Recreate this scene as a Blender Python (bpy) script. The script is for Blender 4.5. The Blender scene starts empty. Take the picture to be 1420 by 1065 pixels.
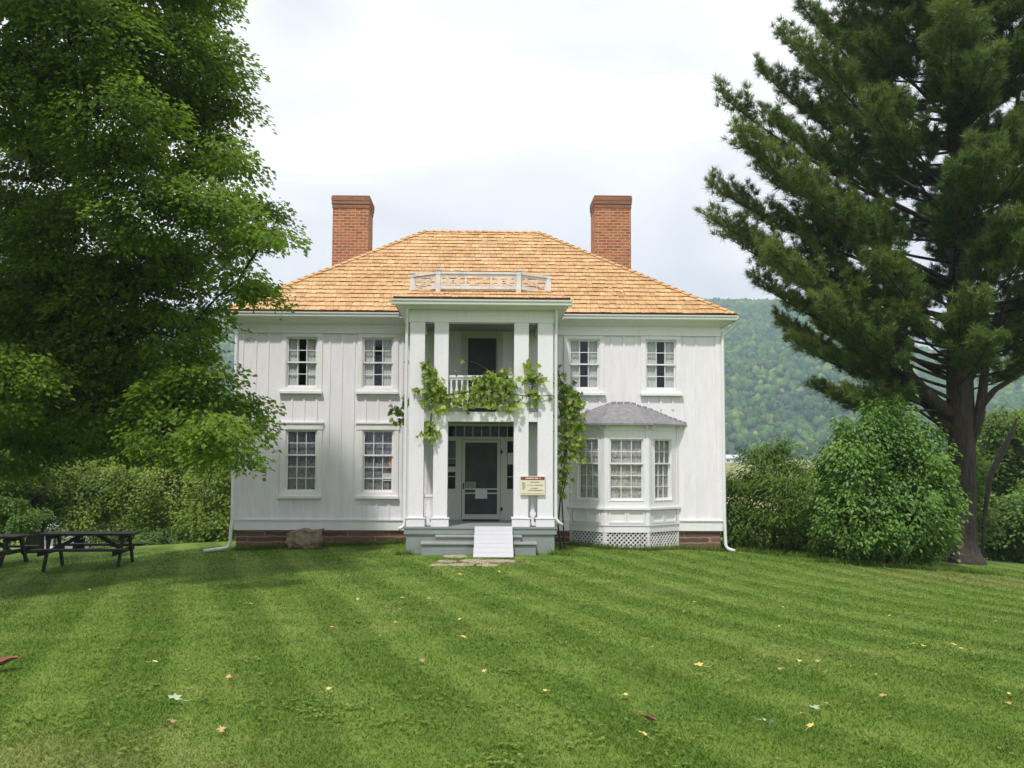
import bpy, math, random
import numpy as np
from mathutils import Vector, Matrix
R = math.radians
S = bpy.context.scene
COL = S.collection
rng = np.random.default_rng(11)
random.seed(7)

# ------------------------------------------------------------------ camera
FPX, EYE, DIST = 1393.0, 2.10, 25.3
cam = bpy.data.objects.new('camera', bpy.data.cameras.new('camera'))
COL.objects.link(cam)
CR = Matrix.Rotation(R(-1.77), 3, 'Z') @ Matrix.Rotation(R(90 + 4.13), 3, 'X') @ Matrix.Rotation(R(0.25), 3, 'Z')
cam.matrix_world = Matrix.Translation((0, -DIST, EYE)) @ CR.to_4x4()
cam.data.sensor_width = 36
cam.data.lens = 36 * FPX / 1420
cam.data.clip_start = 0.1
cam.data.clip_end = 8000
S.camera = cam

# ------------------------------------------------------------------ light, sky, exposure
SUN_EL, SUN_AZ = 58.0, 20.0            # the sun stands high, in front of the house and to its left
sun_dir = Vector((-math.sin(R(SUN_AZ)) * math.cos(R(SUN_EL)), -math.cos(R(SUN_AZ)) * math.cos(R(SUN_EL)), math.sin(R(SUN_EL))))
sl = bpy.data.lights.new('sun', 'SUN')
sl.energy = 3.3; sl.angle = R(3.0); sl.color = (1.0, 0.955, 0.92)
sun = bpy.data.objects.new('sun', sl); COL.objects.link(sun)
sun.rotation_euler = sun_dir.to_track_quat('Z', 'Y').to_euler()
S.view_settings.view_transform = 'Standard'
S.view_settings.look = 'None'
S.view_settings.exposure = 0.22
S.view_settings.gamma = 1.0

W = bpy.data.worlds.new('World'); S.world = W; W.use_nodes = True
wt = W.node_tree; wt.nodes.clear()
def wn(t): return wt.nodes.new(t)
out = wn('ShaderNodeOutputWorld'); bg = wn('ShaderNodeBackground'); sky = wn('ShaderNodeTexSky')
sky.sky_type = 'NISHITA'; sky.sun_disc = False
sky.sun_elevation = R(SUN_EL); sky.sun_rotation = R(180 + SUN_AZ)
tc = wn('ShaderNodeTexCoord'); mp = wn('ShaderNodeMapping'); mp.inputs['Scale'].default_value = (1.6, 1.6, 3.6)
wt.links.new(tc.outputs['Generated'], mp.inputs['Vector'])
nz = wn('ShaderNodeTexNoise'); nz.inputs['Scale'].default_value = 1.5; nz.inputs['Detail'].default_value = 6; nz.inputs['Roughness'].default_value = 0.5
nz.inputs['Distortion'].default_value = 0.5
wt.links.new(mp.outputs['Vector'], nz.inputs['Vector'])
cr = wn('ShaderNodeValToRGB'); e = cr.color_ramp.elements
e[0].position = 0.36; e[0].color = (0.69, 0.70, 0.74, 1)
e[1].position = 0.64; e[1].color = (1.0, 0.98, 0.965, 1)
m = e.new(0.50); m.color = (0.835, 0.835, 0.86, 1)
wt.links.new(nz.outputs['Fac'], cr.inputs['Fac'])
sc_ = wn('ShaderNodeMix'); sc_.data_type = 'RGBA'; sc_.blend_type = 'MULTIPLY'; sc_.inputs[0].default_value = 1.0
wt.links.new(cr.outputs['Color'], sc_.inputs[6]); sc_.inputs[7].default_value = (10.2, 10.2, 10.2, 1)
mx = wn('ShaderNodeMix'); mx.data_type = 'RGBA'; mx.inputs[0].default_value = 0.96
wt.links.new(sky.outputs['Color'], mx.inputs[6]); wt.links.new(sc_.outputs[2], mx.inputs[7])
bg.inputs['Strength'].default_value = 0.12
wt.links.new(mx.outputs[2], bg.inputs['Color']); wt.links.new(bg.outputs['Background'], out.inputs['Surface'])

cy = S.cycles
cy.max_bounces = 7; cy.diffuse_bounces = 3; cy.glossy_bounces = 3; cy.transmission_bounces = 4
cy.transparent_max_bounces = 12; cy.volume_bounces = 0
cy.caustics_reflective = False; cy.caustics_refractive = False
cy.use_denoising = True
try: cy.denoiser = 'OPENIMAGEDENOISE'
except Exception: pass
cy.sample_clamp_indirect = 6

# ------------------------------------------------------------------ photo measuring helpers
CP = Vector((0, -DIST, EYE))
def ray(px, py):
    return CR @ Vector(((px - 710) / FPX, -(py - 532.5) / FPX, -1))
def at(px, py, Y=0.0):
    """world point on the plane y=Y which the photograph shows at pixel px,py"""
    d = ray(px, py); t = (Y - CP.y) / d.y
    return CP + d * t
def AX(px, Y=0.0, py=600): return at(px, py, Y).x
def AZ(py, Y=0.0, px=667): return at(px, py, Y).z

def sstep(a, b, x):
    t = np.clip((np.asarray(x, float) - a) / (b - a), 0, 1); return t * t * (3 - 2 * t)
def vnoise(x, y, f, seed=0):
    x = np.asarray(x, float) * f; y = np.asarray(y, float) * f
    return (np.sin(x * 1.3 + seed) * np.cos(y * 1.1 - seed * 1.7) + 0.6 * np.sin(x * 2.7 + y * 1.9 + seed * 2.1) + 0.4 * np.cos(x * 4.1 - y * 3.7 + seed)) / 2.0
def gz(x, y):
    """height of the ground"""
    x = np.asarray(x, float); y = np.asarray(y, float)
    ax = np.minimum(np.abs(x), 40)
    side = -(0.0323 * ax + 0.00156 * ax * ax) * sstep(-22, -5, y)
    lawn = 0.36 * sstep(-6, -26, y) + 0.0
    back = -np.clip(y - 3, 0, 32) * 0.06
    far = sstep(150, 420, np.hypot(x, y))
    z = side + lawn + back + 0.02 * vnoise(x, y, 0.45, 1.0) * (1 - far)
    D = np.hypot(x, y + DIST)
    return z * (1 - far) + (-1.9 + 3.0 * sstep(340, 640, D)) * far
def ground_at(px, py):
    d = ray(px, py); t = 3.0
    for _ in range(4000):
        p = CP + d * t
        if p.z <= float(gz(p.x, p.y)): break
        t += 0.02
    return p

# ------------------------------------------------------------------ mesh helpers
ORG = {}
class MB:
    def __init__(s): s.v = []; s.f = []; s.m = []
    def add(s, vs, fs, m=0):
        o = len(s.v); s.v += [tuple(v) for v in vs]
        for f in fs: s.f.append(tuple(o + i for i in f)); s.m.append(m)
    def quad(s, a, b, c, d, m=0): s.add([a, b, c, d], [(0, 1, 2, 3)], m)
    def box(s, x0, x1, y0, y1, z0, z1, m=0):
        vs = [(x, y, z) for z in (z0, z1) for y in (y0, y1) for x in (x0, x1)]
        s.add(vs, [(0, 2, 3, 1), (4, 5, 7, 6), (0, 1, 5, 4), (2, 6, 7, 3), (0, 4, 6, 2), (1, 3, 7, 5)], m)
    def fbox(s, fr, u0, u1, n0, n1, z0, z1, m=0):
        """box in a wall frame: u along the wall, n out of the wall"""
        O, u, n = fr
        vs = [O + u * a + n * b + Vector((0, 0, c)) for c in (z0, z1) for b in (n1, n0) for a in (u0, u1)]
        s.add(vs, [(0, 2, 3, 1), (4, 5, 7, 6), (0, 1, 5, 4), (2, 6, 7, 3), (0, 4, 6, 2), (1, 3, 7, 5)], m)
    def obox(s, c, ax, ay, az, m=0):
        c = Vector(c); vs = [c + ax * i + ay * j + az * k for k in (-1, 1) for j in (-1, 1) for i in (-1, 1)]
        s.add(vs, [(0, 2, 3, 1), (4, 5, 7, 6), (0, 1, 5, 4), (2, 6, 7, 3), (0, 4, 6, 2), (1, 3, 7, 5)], m)
    def bar(s, a, b, w, h, up=Vector((0, 0, 1)), m=0):
        a = Vector(a); b = Vector(b); d = (b - a); L = d.length; d /= L
        sd = d.cross(up)
        if sd.length < 1e-4: sd = d.cross(Vector((0, 1, 0)))
        sd.normalize(); u2 = sd.cross(d)
        s.obox((a + b) / 2, d * L / 2, sd * w / 2, u2 * h / 2, m)
    def prism(s, prof, ax0, ax1, fn, m=0):
        """closed 2D profile swept between ax0 and ax1; fn(p, q, a) -> point"""
        n = len(prof)
        vs = [fn(p, q, ax0) for p, q in prof] + [fn(p, q, ax1) for p, q in prof]
        fs = [(i, (i + 1) % n, n + (i + 1) % n, n + i) for i in range(n)]
        fs += [tuple(range(n - 1, -1, -1)), tuple(range(n, 2 * n))]
        s.add(vs, fs, m)
    def tube(s, pts, rad, n=8, m=0, caps=True, wob=0.0):
        pts = [Vector(p) for p in pts]; k = len(pts)
        if not hasattr(rad, '__len__'): rad = [rad] * k
        ref = Vector((0.31, 0.2, 0.93)); vs = []; side = None
        for i, p in enumerate(pts):
            t = (pts[min(i + 1, k - 1)] - pts[max(i - 1, 0)])
            if t.length < 1e-9: t = Vector((0, 0, 1))
            t.normalize()
            if side is None:
                side = t.cross(ref)
                if side.length < 1e-3: side = t.cross(Vector((1, 0, 0)))
            side = (side - t * side.dot(t)); side.normalize(); up = t.cross(side)
            for j in range(n):
                a = 2 * math.pi * j / n
                r = rad[i] * (1 + (random.uniform(-wob, wob) if wob else 0))
                vs.append(p + side * (math.cos(a) * r) + up * (math.sin(a) * r))
        fs = [(i * n + j, i * n + (j + 1) % n, (i + 1) * n + (j + 1) % n, (i + 1) * n + j) for i in range(k - 1) for j in range(n)]
        if caps: fs += [tuple(range(n - 1, -1, -1)), tuple(range((k - 1) * n, k * n))]
        s.add(vs, fs, m)
    def build(s, name, mats, parent=None, smooth=False, bevel=0.0, origin=None):
        if not isinstance(mats, (list, tuple)): mats = [mats]
        org = ORG.get(parent.name, Vector()) if parent else (Vector(origin) if origin is not None else Vector())
        me = bpy.data.meshes.new(name)
        V = np.array(s.v, float).reshape(-1, 3) - np.array(org)
        me.from_pydata(V.tolist(), [], s.f)
        for mt in mats: me.materials.append(mt)
        if len(mats) > 1: me.polygons.foreach_set('material_index', s.m)
        me.update()
        nrm = np.zeros(len(me.polygons) * 3); me.polygons.foreach_get('normal', nrm); nrm = nrm.reshape(-1, 3)
        uv = me.uv_layers.new(name='UVMap')
        W3 = V + np.array(org); coords = []
        for p in me.polygons:
            nx, ny, nz_ = nrm[p.index]
            for vi in p.vertices:
                x, y, z = W3[vi]
                if abs(nz_) > max(abs(nx), abs(ny)): coords += (x, y)
                elif abs(nx) > abs(ny): coords += (y, z)
                else: coords += (x, z)
        uv.data.foreach_set('uv', coords)
        if smooth: me.polygons.foreach_set('use_smooth', [True] * len(me.polygons))
        o = bpy.data.objects.new(name, me); COL.objects.link(o)
        if parent: o.parent = parent
        else: o.location = org
        ORG[o.name] = org
        if bevel:
            b = o.modifiers.new('bevel', 'BEVEL'); b.width = bevel; b.segments = 2; b.limit_method = 'ANGLE'
        return o

def fast_mesh(name, V, F, mat, parent=None, tint=None, smooth=False, origin=None):
    """V (n,3), F (m,k) numpy; tint per vertex"""
    org = ORG.get(parent.name, Vector()) if parent else (Vector(origin) if origin is not None else Vector())
    V = np.asarray(V, np.float32) - np.array(org, np.float32); F = np.asarray(F, np.int32); k = F.shape[1]
    me = bpy.data.meshes.new(name)
    me.vertices.add(len(V)); me.vertices.foreach_set('co', V.ravel())
    me.loops.add(F.size); me.loops.foreach_set('vertex_index', F.ravel())
    me.polygons.add(len(F)); me.polygons.foreach_set('loop_start', np.arange(0, F.size, k, dtype=np.int32))
    if smooth: me.polygons.foreach_set('use_smooth', np.ones(len(F), bool))
    if tint is not None:
        a = me.attributes.new('tint', 'FLOAT', 'POINT'); a.data.foreach_set('value', np.asarray(tint, np.float32))
    me.update(calc_edges=True); me.validate()
    me.materials.append(mat)
    o = bpy.data.objects.new(name, me); COL.objects.link(o)
    if parent: o.parent = parent
    else: o.location = org
    ORG[o.name] = org
    return o

def tag(o, label=None, cat=None, group=None, kind=None):
    if label: o['label'] = label
    if cat: o['category'] = cat
    if group: o['group'] = group
    if kind: o['kind'] = kind
    return o
def thing(name, label, cat, loc, group=None):
    o = bpy.data.objects.new(name, None); COL.objects.link(o); o.location = loc
    o.empty_display_size = 0.3
    ORG[o.name] = Vector(loc)
    return tag(o, label, cat, group)

# ------------------------------------------------------------------ materials
def new_mat(name):
    mt = bpy.data.materials.new(name); mt.use_nodes = True
    nt = mt.node_tree; b = nt.nodes['Principled BSDF']
    return mt, nt, b
def nd(nt, t, **kw):
    n = nt.nodes.new(t)
    for k, v in kw.items():
        if k in n.inputs: n.inputs[k].default_value = v
        else: setattr(n, k, v)
    return n
def ramp(nt, src, stops):
    r = nt.nodes.new('ShaderNodeValToRGB'); el = r.color_ramp.elements
    while len(el) < len(stops): el.new(0.5)
    for i, (p, c) in enumerate(stops):
        el[i].position = p; el[i].color = (*c, 1)
    nt.links.new(src, r.inputs['Fac']); return r.outputs['Color']
def mixc(nt, fac, a, b, mode='MIX'):
    n = nt.nodes.new('ShaderNodeMix'); n.data_type = 'RGBA'; n.blend_type = mode
    for sck, val in ((n.inputs[0], fac), (n.inputs[6], a), (n.inputs[7], b)):
        if hasattr(val, 'is_linked'): nt.links.new(val, sck)
        else: sck.default_value = val if not isinstance(val, tuple) else ((*val, 1) if len(val) == 3 else val)
    return n.outputs[2]
def noise(nt, vec, scale, detail=4, rough=0.55, dist=0.0):
    n = nd(nt, 'ShaderNodeTexNoise', Scale=scale, Detail=detail, Roughness=rough, Distortion=dist)
    if vec is not None: nt.links.new(vec, n.inputs['Vector'])
    return n.outputs['Fac']
def mapping(nt, vec, scale=(1, 1, 1), rot=(0, 0, 0)):
    n = nt.nodes.new('ShaderNodeMapping'); n.inputs['Scale'].default_value = scale; n.inputs['Rotation'].default_value = rot
    nt.links.new(vec, n.inputs['Vector']); return n.outputs['Vector']
def geo(nt): return nt.nodes.new('ShaderNodeNewGeometry')
def bump(nt, b, h, strength=0.3, dist=0.01):
    n = nd(nt, 'ShaderNodeBump', Strength=strength, Distance=dist); nt.links.new(h, n.inputs['Height']); nt.links.new(n.outputs['Normal'], b.inputs['Normal'])

def paint(name, col, dirt=0.12, rough=0.55, dirtcol=(0.45, 0.43, 0.38), streak=True):
    mt, nt, b = new_mat(name); p = geo(nt).outputs['Position']
    v = mapping(nt, p, (3.5, 3.5, 0.55) if streak else (2, 2, 2))
    n1 = noise(nt, v, 2.2, 6, 0.65); n2 = noise(nt, p, 22, 3)
    f = ramp(nt, n1, [(0.42, (0, 0, 0)), (0.75, (dirt, dirt, dirt))])
    c = mixc(nt, f, col, dirtcol)
    g = ramp(nt, n2, [(0.3, (0.94, 0.94, 0.94)), (0.7, (1, 1, 1))])
    c = mixc(nt, 1.0, c, g, 'MULTIPLY')
    nt.links.new(c, b.inputs['Base Color']); b.inputs['Roughness'].default_value = rough
    bump(nt, b, n2, 0.12, 0.004)
    return mt
def plain(name, col, rough=0.6, metal=0.0, var=0.15):
    mt, nt, b = new_mat(name); p = geo(nt).outputs['Position']
    n = noise(nt, p, 9, 4)
    c = ramp(nt, n, [(0.3, tuple(x * (1 - var) for x in col)), (0.7, tuple(min(1, x * (1 + var)) for x in col))])
    nt.links.new(c, b.inputs['Base Color']); b.inputs['Roughness'].default_value = rough; b.inputs['Metallic'].default_value = metal
    return mt

M = {}
M['siding'] = paint('white_siding_paint', (0.83, 0.795, 0.83), 0.24, 0.6)
M['trim'] = paint('white_trim_paint', (0.82, 0.80, 0.805), 0.16, 0.45)
M['column'] = paint('white_column_paint', (0.815, 0.79, 0.82), 0.2, 0.45, dirtcol=(0.5, 0.5, 0.55))
M['shade_trim'] = paint('cream_shade_darkened_paint', (0.56, 0.555, 0.50), 0.2, 0.55)  # cream paint darkened to stand in for the dim porch
M['ceiling'] = paint('shade_darkened_porch_ceiling', (0.26, 0.28, 0.25), 0.3, 0.6)  # ceiling and balcony floor: porch shade put into a darker colour
M['weathered'] = paint('weathered_white_paint', (0.74, 0.72, 0.71), 0.65, 0.7, dirtcol=(0.42, 0.38, 0.36), streak=False)
M['gutter'] = paint('white_gutter_enamel', (0.80, 0.81, 0.80), 0.12, 0.3)
M['deck'] = paint('blue_grey_deck_paint', (0.25, 0.285, 0.28), 0.6, 0.55, dirtcol=(0.22, 0.22, 0.20), streak=False)
M['tread'] = paint('worn_grey_tread_paint', (0.30, 0.315, 0.295), 0.6, 0.6, dirtcol=(0.24, 0.21, 0.17), streak=False)
M['ramp'] = paint('white_ramp_paint', (0.54, 0.54, 0.565), 0.45, 0.5, dirtcol=(0.5, 0.5, 0.52), streak=False)
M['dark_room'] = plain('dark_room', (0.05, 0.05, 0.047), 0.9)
M['iron'] = plain('black_iron', (0.02, 0.02, 0.02), 0.5, 0.3)
M['fascia'] = plain('dark_brown_roof_edge', (0.06, 0.035, 0.025), 0.8)
M['mat'] = plain('black_rubber_mat', (0.03, 0.03, 0.032), 0.9)
M['paper'] = plain('white_paper', (0.62, 0.63, 0.60), 0.7, 0, 0.04)
M['paper_grey'] = plain('grey_green_paper', (0.22, 0.27, 0.24), 0.7, 0, 0.05)
M['cream'] = plain('cream_sign_paint', (0.74, 0.69, 0.51), 0.5, 0, 0.05)
M['maroon'] = plain('maroon_sign_paint', (0.22, 0.06, 0.06), 0.5, 0, 0.1)
M['brown_ink'] = plain('brown_sign_ink', (0.30, 0.20, 0.13), 0.6)
M['lampshade'] = plain('orange_lampshade', (0.75, 0.30, 0.14), 0.6)
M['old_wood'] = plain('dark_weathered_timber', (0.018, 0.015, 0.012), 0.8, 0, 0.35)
M['white_wood'] = paint('chalky_outbuilding_paint', (0.75, 0.75, 0.72), 0.15)
M['brown_wall'] = plain('dark_barn_boards', (0.10, 0.07, 0.06), 0.8)
M['roof_metal_far'] = plain('galvanised_roof', (0.55, 0.57, 0.58), 0.5)

def brick_mat(name, c1, c2, mortar, bw, rh, msize, rough=0.85, soot=True, offset=0.5, bumpd=0.012):
    mt, nt, b = new_mat(name)
    uv = nt.nodes.new('ShaderNodeUVMap'); g = geo(nt).outputs['Position']
    wob = nd(nt, 'ShaderNodeTexNoise', Scale=4.0, Detail=2.0); nt.links.new(g, wob.inputs['Vector'])
    vm = nt.nodes.new('ShaderNodeVectorMath'); vm.operation = 'MULTIPLY_ADD'
    nt.links.new(wob.outputs['Color'], vm.inputs[0]); vm.inputs[1].default_value = (0.05 * bw / .2, 0.03 if bw < .4 else 0.075, 0); nt.links.new(uv.outputs['UV'], vm.inputs[2])
    br = nd(nt, 'ShaderNodeTexBrick', Scale=1.0, Color1=(*c1, 1), Color2=(*c2, 1), Mortar=(*mortar, 1))
    br.inputs['Mortar Size'].default_value = msize; br.inputs['Brick Width'].default_value = bw; br.inputs['Row Height'].default_value = rh
    br.inputs['Mortar Smooth'].default_value = 0.3; br.inputs['Bias'].default_value = 0.0; br.offset = offset
    nt.links.new(vm.outputs[0], br.inputs['Vector'])
    n1 = noise(nt, g, 1.7, 5, 0.65); n2 = noise(nt, g, 35, 4, 0.7)
    c = mixc(nt, 1.0, br.outputs['Color'], ramp(nt, n2, [(0.25, (0.62, 0.6, 0.58)), (0.75, (1.2, 1.15, 1.12))]), 'MULTIPLY')
    if soot:
        c = mixc(nt, ramp(nt, n1, [(0.50, (0, 0, 0)), (0.78, (0.45, 0.45, 0.45))]), c, (0.13, 0.10, 0.085))
    nt.links.new(c, b.inputs['Base Color']); b.inputs['Roughness'].default_value = rough
    mth = nd(nt, 'ShaderNodeMath', operation='SUBTRACT'); nt.links.new(n2, mth.inputs[0]); nt.links.new(br.outputs['Fac'], mth.inputs[1])
    bump(nt, b, mth.outputs[0], 0.6, bumpd)
    return mt
M['brick'] = brick_mat('orange_red_brick', (0.31, 0.092, 0.045), (0.50, 0.18, 0.08), (0.54, 0.39, 0.25), 0.23, 0.085, 0.014)
M['brick_cap'] = brick_mat('sooty_cap_brick', (0.28, 0.11, 0.06), (0.34, 0.15, 0.085), (0.30, 0.22, 0.15), 0.23, 0.082, 0.010)
M['stone'] = brick_mat('brown_sandstone_blocks', (0.12, 0.068, 0.054), (0.25, 0.125, 0.09), (0.33, 0.25, 0.17), 1.05, 0.135, 0.019, 0.9, True, 0.37, 0.02)

def shingle_mat(name, stops, dark=1.0):
    mt, nt, b = new_mat(name); g = geo(nt)
    c = ramp(nt, g.outputs['Random Per Island'], stops)
    gr = noise(nt, mapping(nt, g.outputs['Position'], (60, 6, 6)), 1.0, 3, 0.6)
    big = noise(nt, g.outputs['Position'], 1.2, 4, 0.6)
    c = mixc(nt, 1.0, c, ramp(nt, gr, [(0.3, (0.72, 0.68, 0.62)), (0.65, (1.08, 1.06, 1.02))]), 'MULTIPLY')
    c = mixc(nt, 1.0, c, ramp(nt, big, [(0.35, (0.86, 0.82, 0.78)), (0.65, (1.05, 1.05, 1.05))]), 'MULTIPLY')
    nt.links.new(c, b.inputs['Base Color']); b.inputs['Roughness'].default_value = 0.75
    bump(nt, b, gr, 0.25, 0.004); return mt
M['shingle'] = shingle_mat('new_cedar_shingle', [(0.0, (0.47, 0.265, 0.125)), (0.1, (0.57, 0.35, 0.165)), (0.85, (0.61, 0.40, 0.20)), (1.0, (0.66, 0.475, 0.26))])
M['shingle_end'] = plain('shingle_end_grain', (0.15, 0.062, 0.022), 0.9, 0, 0.4)
M['metal_roof'] = plain('grey_painted_sheet_metal', (0.25, 0.24, 0.25), 0.5, 0.2, 0.22)

def glass_mat(name, tintc=(0.94, 0.96, 0.95), refl=0.05):
    mt, nt, b = new_mat(name); nt.nodes.remove(b)
    o = nt.nodes['Material Output']; tr = nd(nt, 'ShaderNodeBsdfTransparent', Color=(*tintc, 1)); gl = nd(nt, 'ShaderNodeBsdfGlossy', Roughness=0.03, Color=(0.9, 0.92, 0.95, 1))
    p = geo(nt).outputs['Position']; n = nd(nt, 'ShaderNodeBump', Strength=0.12, Distance=0.02); nt.links.new(noise(nt, p, 5, 2), n.inputs['Height']); nt.links.new(n.outputs['Normal'], gl.inputs['Normal'])
    fr = nt.nodes.new('ShaderNodeLayerWeight'); fr.inputs['Blend'].default_value = 0.5; pw = nd(nt, 'ShaderNodeMath', operation='POWER'); nt.links.new(fr.outputs['Facing'], pw.inputs[0]); pw.inputs[1].default_value = 5.0
    ad = nd(nt, 'ShaderNodeMath', operation='MULTIPLY_ADD'); nt.links.new(pw.outputs[0], ad.inputs[0]); ad.inputs[1].default_value = 0.8; ad.inputs[2].default_value = refl
    ms = nt.nodes.new('ShaderNodeMixShader'); nt.links.new(ad.outputs[0], ms.inputs[0]); nt.links.new(tr.outputs[0], ms.inputs[1]); nt.links.new(gl.outputs[0], ms.inputs[2])
    nt.links.new(ms.outputs[0], o.inputs['Surface']); return mt
M['glass'] = glass_mat('old_window_glass')
M['glass_dim'] = glass_mat('dimmed_door_glass', (0.7, 0.75, 0.72), 0.018)  # dimmed tint and low reflection stand in for a dark reflection

def cloth(name, col, lace=0.0):
    mt, nt, b = new_mat(name); p = geo(nt).outputs['Position']
    n = noise(nt, p, 14, 3, 0.6)
    lo = tuple(x * (1 - 0.5 * lace - 0.1) for x in col)
    c = ramp(nt, n, [(0.38, lo), (0.6, col)])
    nt.links.new(c, b.inputs['Base Color']); b.inputs['Roughness'].default_value = 0.9
    return mt
M['sheer'] = cloth('white_sheer_curtain', (0.60, 0.595, 0.60))
M['lace'] = cloth('lilac_grey_lace', (0.27, 0.25, 0.32), 0.8)
M['lace_pale'] = cloth('pale_lace', (0.52, 0.485, 0.47), 0.6)
mt, nt, b = new_mat('dark_insect_screen'); p = geo(nt).outputs['Position']
nt.links.new(ramp(nt, noise(nt, p, 3, 3), [(0.3, (0.018, 0.024, 0.022)), (0.7, (0.045, 0.055, 0.05))]), b.inputs['Base Color']); b.inputs['Roughness'].default_value = 0.55
M['screen'] = mt

def bark(name, c1, c2, sc=(11, 11, 1.7)):
    mt, nt, b = new_mat(name); p = geo(nt).outputs['Position']
    n = noise(nt, mapping(nt, p, sc), 1.3, 6, 0.7)
    nt.links.new(ramp(nt, n, [(0.35, c1), (0.65, c2)]), b.inputs['Base Color']); b.inputs['Roughness'].default_value = 0.95
    bump(nt, b, n, 1.0, 0.09); return mt
M['bark_pine'] = bark('dark_pine_bark', (0.030, 0.021, 0.019), (0.095, 0.066, 0.058))
M['bark_maple'] = bark('grey_brown_bark', (0.022, 0.019, 0.015), (0.055, 0.047, 0.038))
M['vine_wood'] = bark('vine_wood', (0.06, 0.04, 0.03), (0.14, 0.10, 0.075))

def leaf_mat(name, stops, trans=0.3, rough=0.5, spec=0.35):
    mt, nt, b = new_mat(name); a = nd(nt, 'ShaderNodeAttribute', attribute_name='tint')
    g = geo(nt); big = noise(nt, g.outputs['Position'], 0.55, 3)
    c = ramp(nt, a.outputs['Fac'], stops)
    c = mixc(nt, 1.0, c, ramp(nt, big, [(0.32, (0.78, 0.84, 0.80)), (0.68, (1.18, 1.12, 1.0))]), 'MULTIPLY')
    nt.links.new(c, b.inputs['Base Color']); b.inputs['Roughness'].default_value = rough
    b.inputs['Specular IOR Level'].default_value = spec
    t = nt.nodes.new('ShaderNodeBsdfTranslucent'); c2 = mixc(nt, 1.0, c, (1.25, 1.35, 0.6), 'MULTIPLY'); nt.links.new(c2, t.inputs['Color'])
    ms = nt.nodes.new('ShaderNodeMixShader'); ms.inputs[0].default_value = trans
    nt.links.new(b.outputs[0], ms.inputs[1]); nt.links.new(t.outputs[0], ms.inputs[2]); nt.links.new(ms.outputs[0], nt.nodes['Material Output'].inputs['Surface'])
    return mt
M['leaf_maple'] = leaf_mat('maple_leaf', [(0.0, (0.078, 0.142, 0.015)), (0.5, (0.150, 0.250, 0.020)), (0.85, (0.225, 0.325, 0.030)), (1.0, (0.30, 0.39, 0.06))], 0.5)
M['leaf_back'] = leaf_mat('olive_leaf', [(0.0, (0.080, 0.140, 0.022)), (0.6, (0.160, 0.245, 0.038)), (1.0, (0.27, 0.33, 0.075))], 0.45)
M['leaf_bright'] = leaf_mat('bright_bush_leaf', [(0.0, (0.05, 0.10, 0.015)), (0.6, (0.10, 0.19, 0.025)), (1.0, (0.18, 0.27, 0.05))], 0.35)
M['leaf_dogwood'] = leaf_mat('round_shrub_leaf', [(0.0, (0.062, 0.140, 0.018)), (0.5, (0.135, 0.255, 0.038)), (1.0, (0.23, 0.36, 0.085))], 0.4, 0.42, 0.5)
M['leaf_willow'] = leaf_mat('willowy_shrub_leaf', [(0.0, (0.05, 0.115, 0.014)), (0.6, (0.12, 0.21, 0.026)), (1.0, (0.23, 0.31, 0.05))], 0.42)
M['leaf_vine'] = leaf_mat('grape_leaf', [(0.0, (0.08, 0.16, 0.018)), (0.5, (0.20, 0.30, 0.034)), (1.0, (0.42, 0.47, 0.10))], 0.45, 0.45)
M['needle'] = leaf_mat('pine_needle', [(0.0, (0.040, 0.082, 0.022)), (0.55, (0.105, 0.170, 0.038)), (1.0, (0.20, 0.25, 0.065))], 0.28, 0.5, 0.3)

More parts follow.
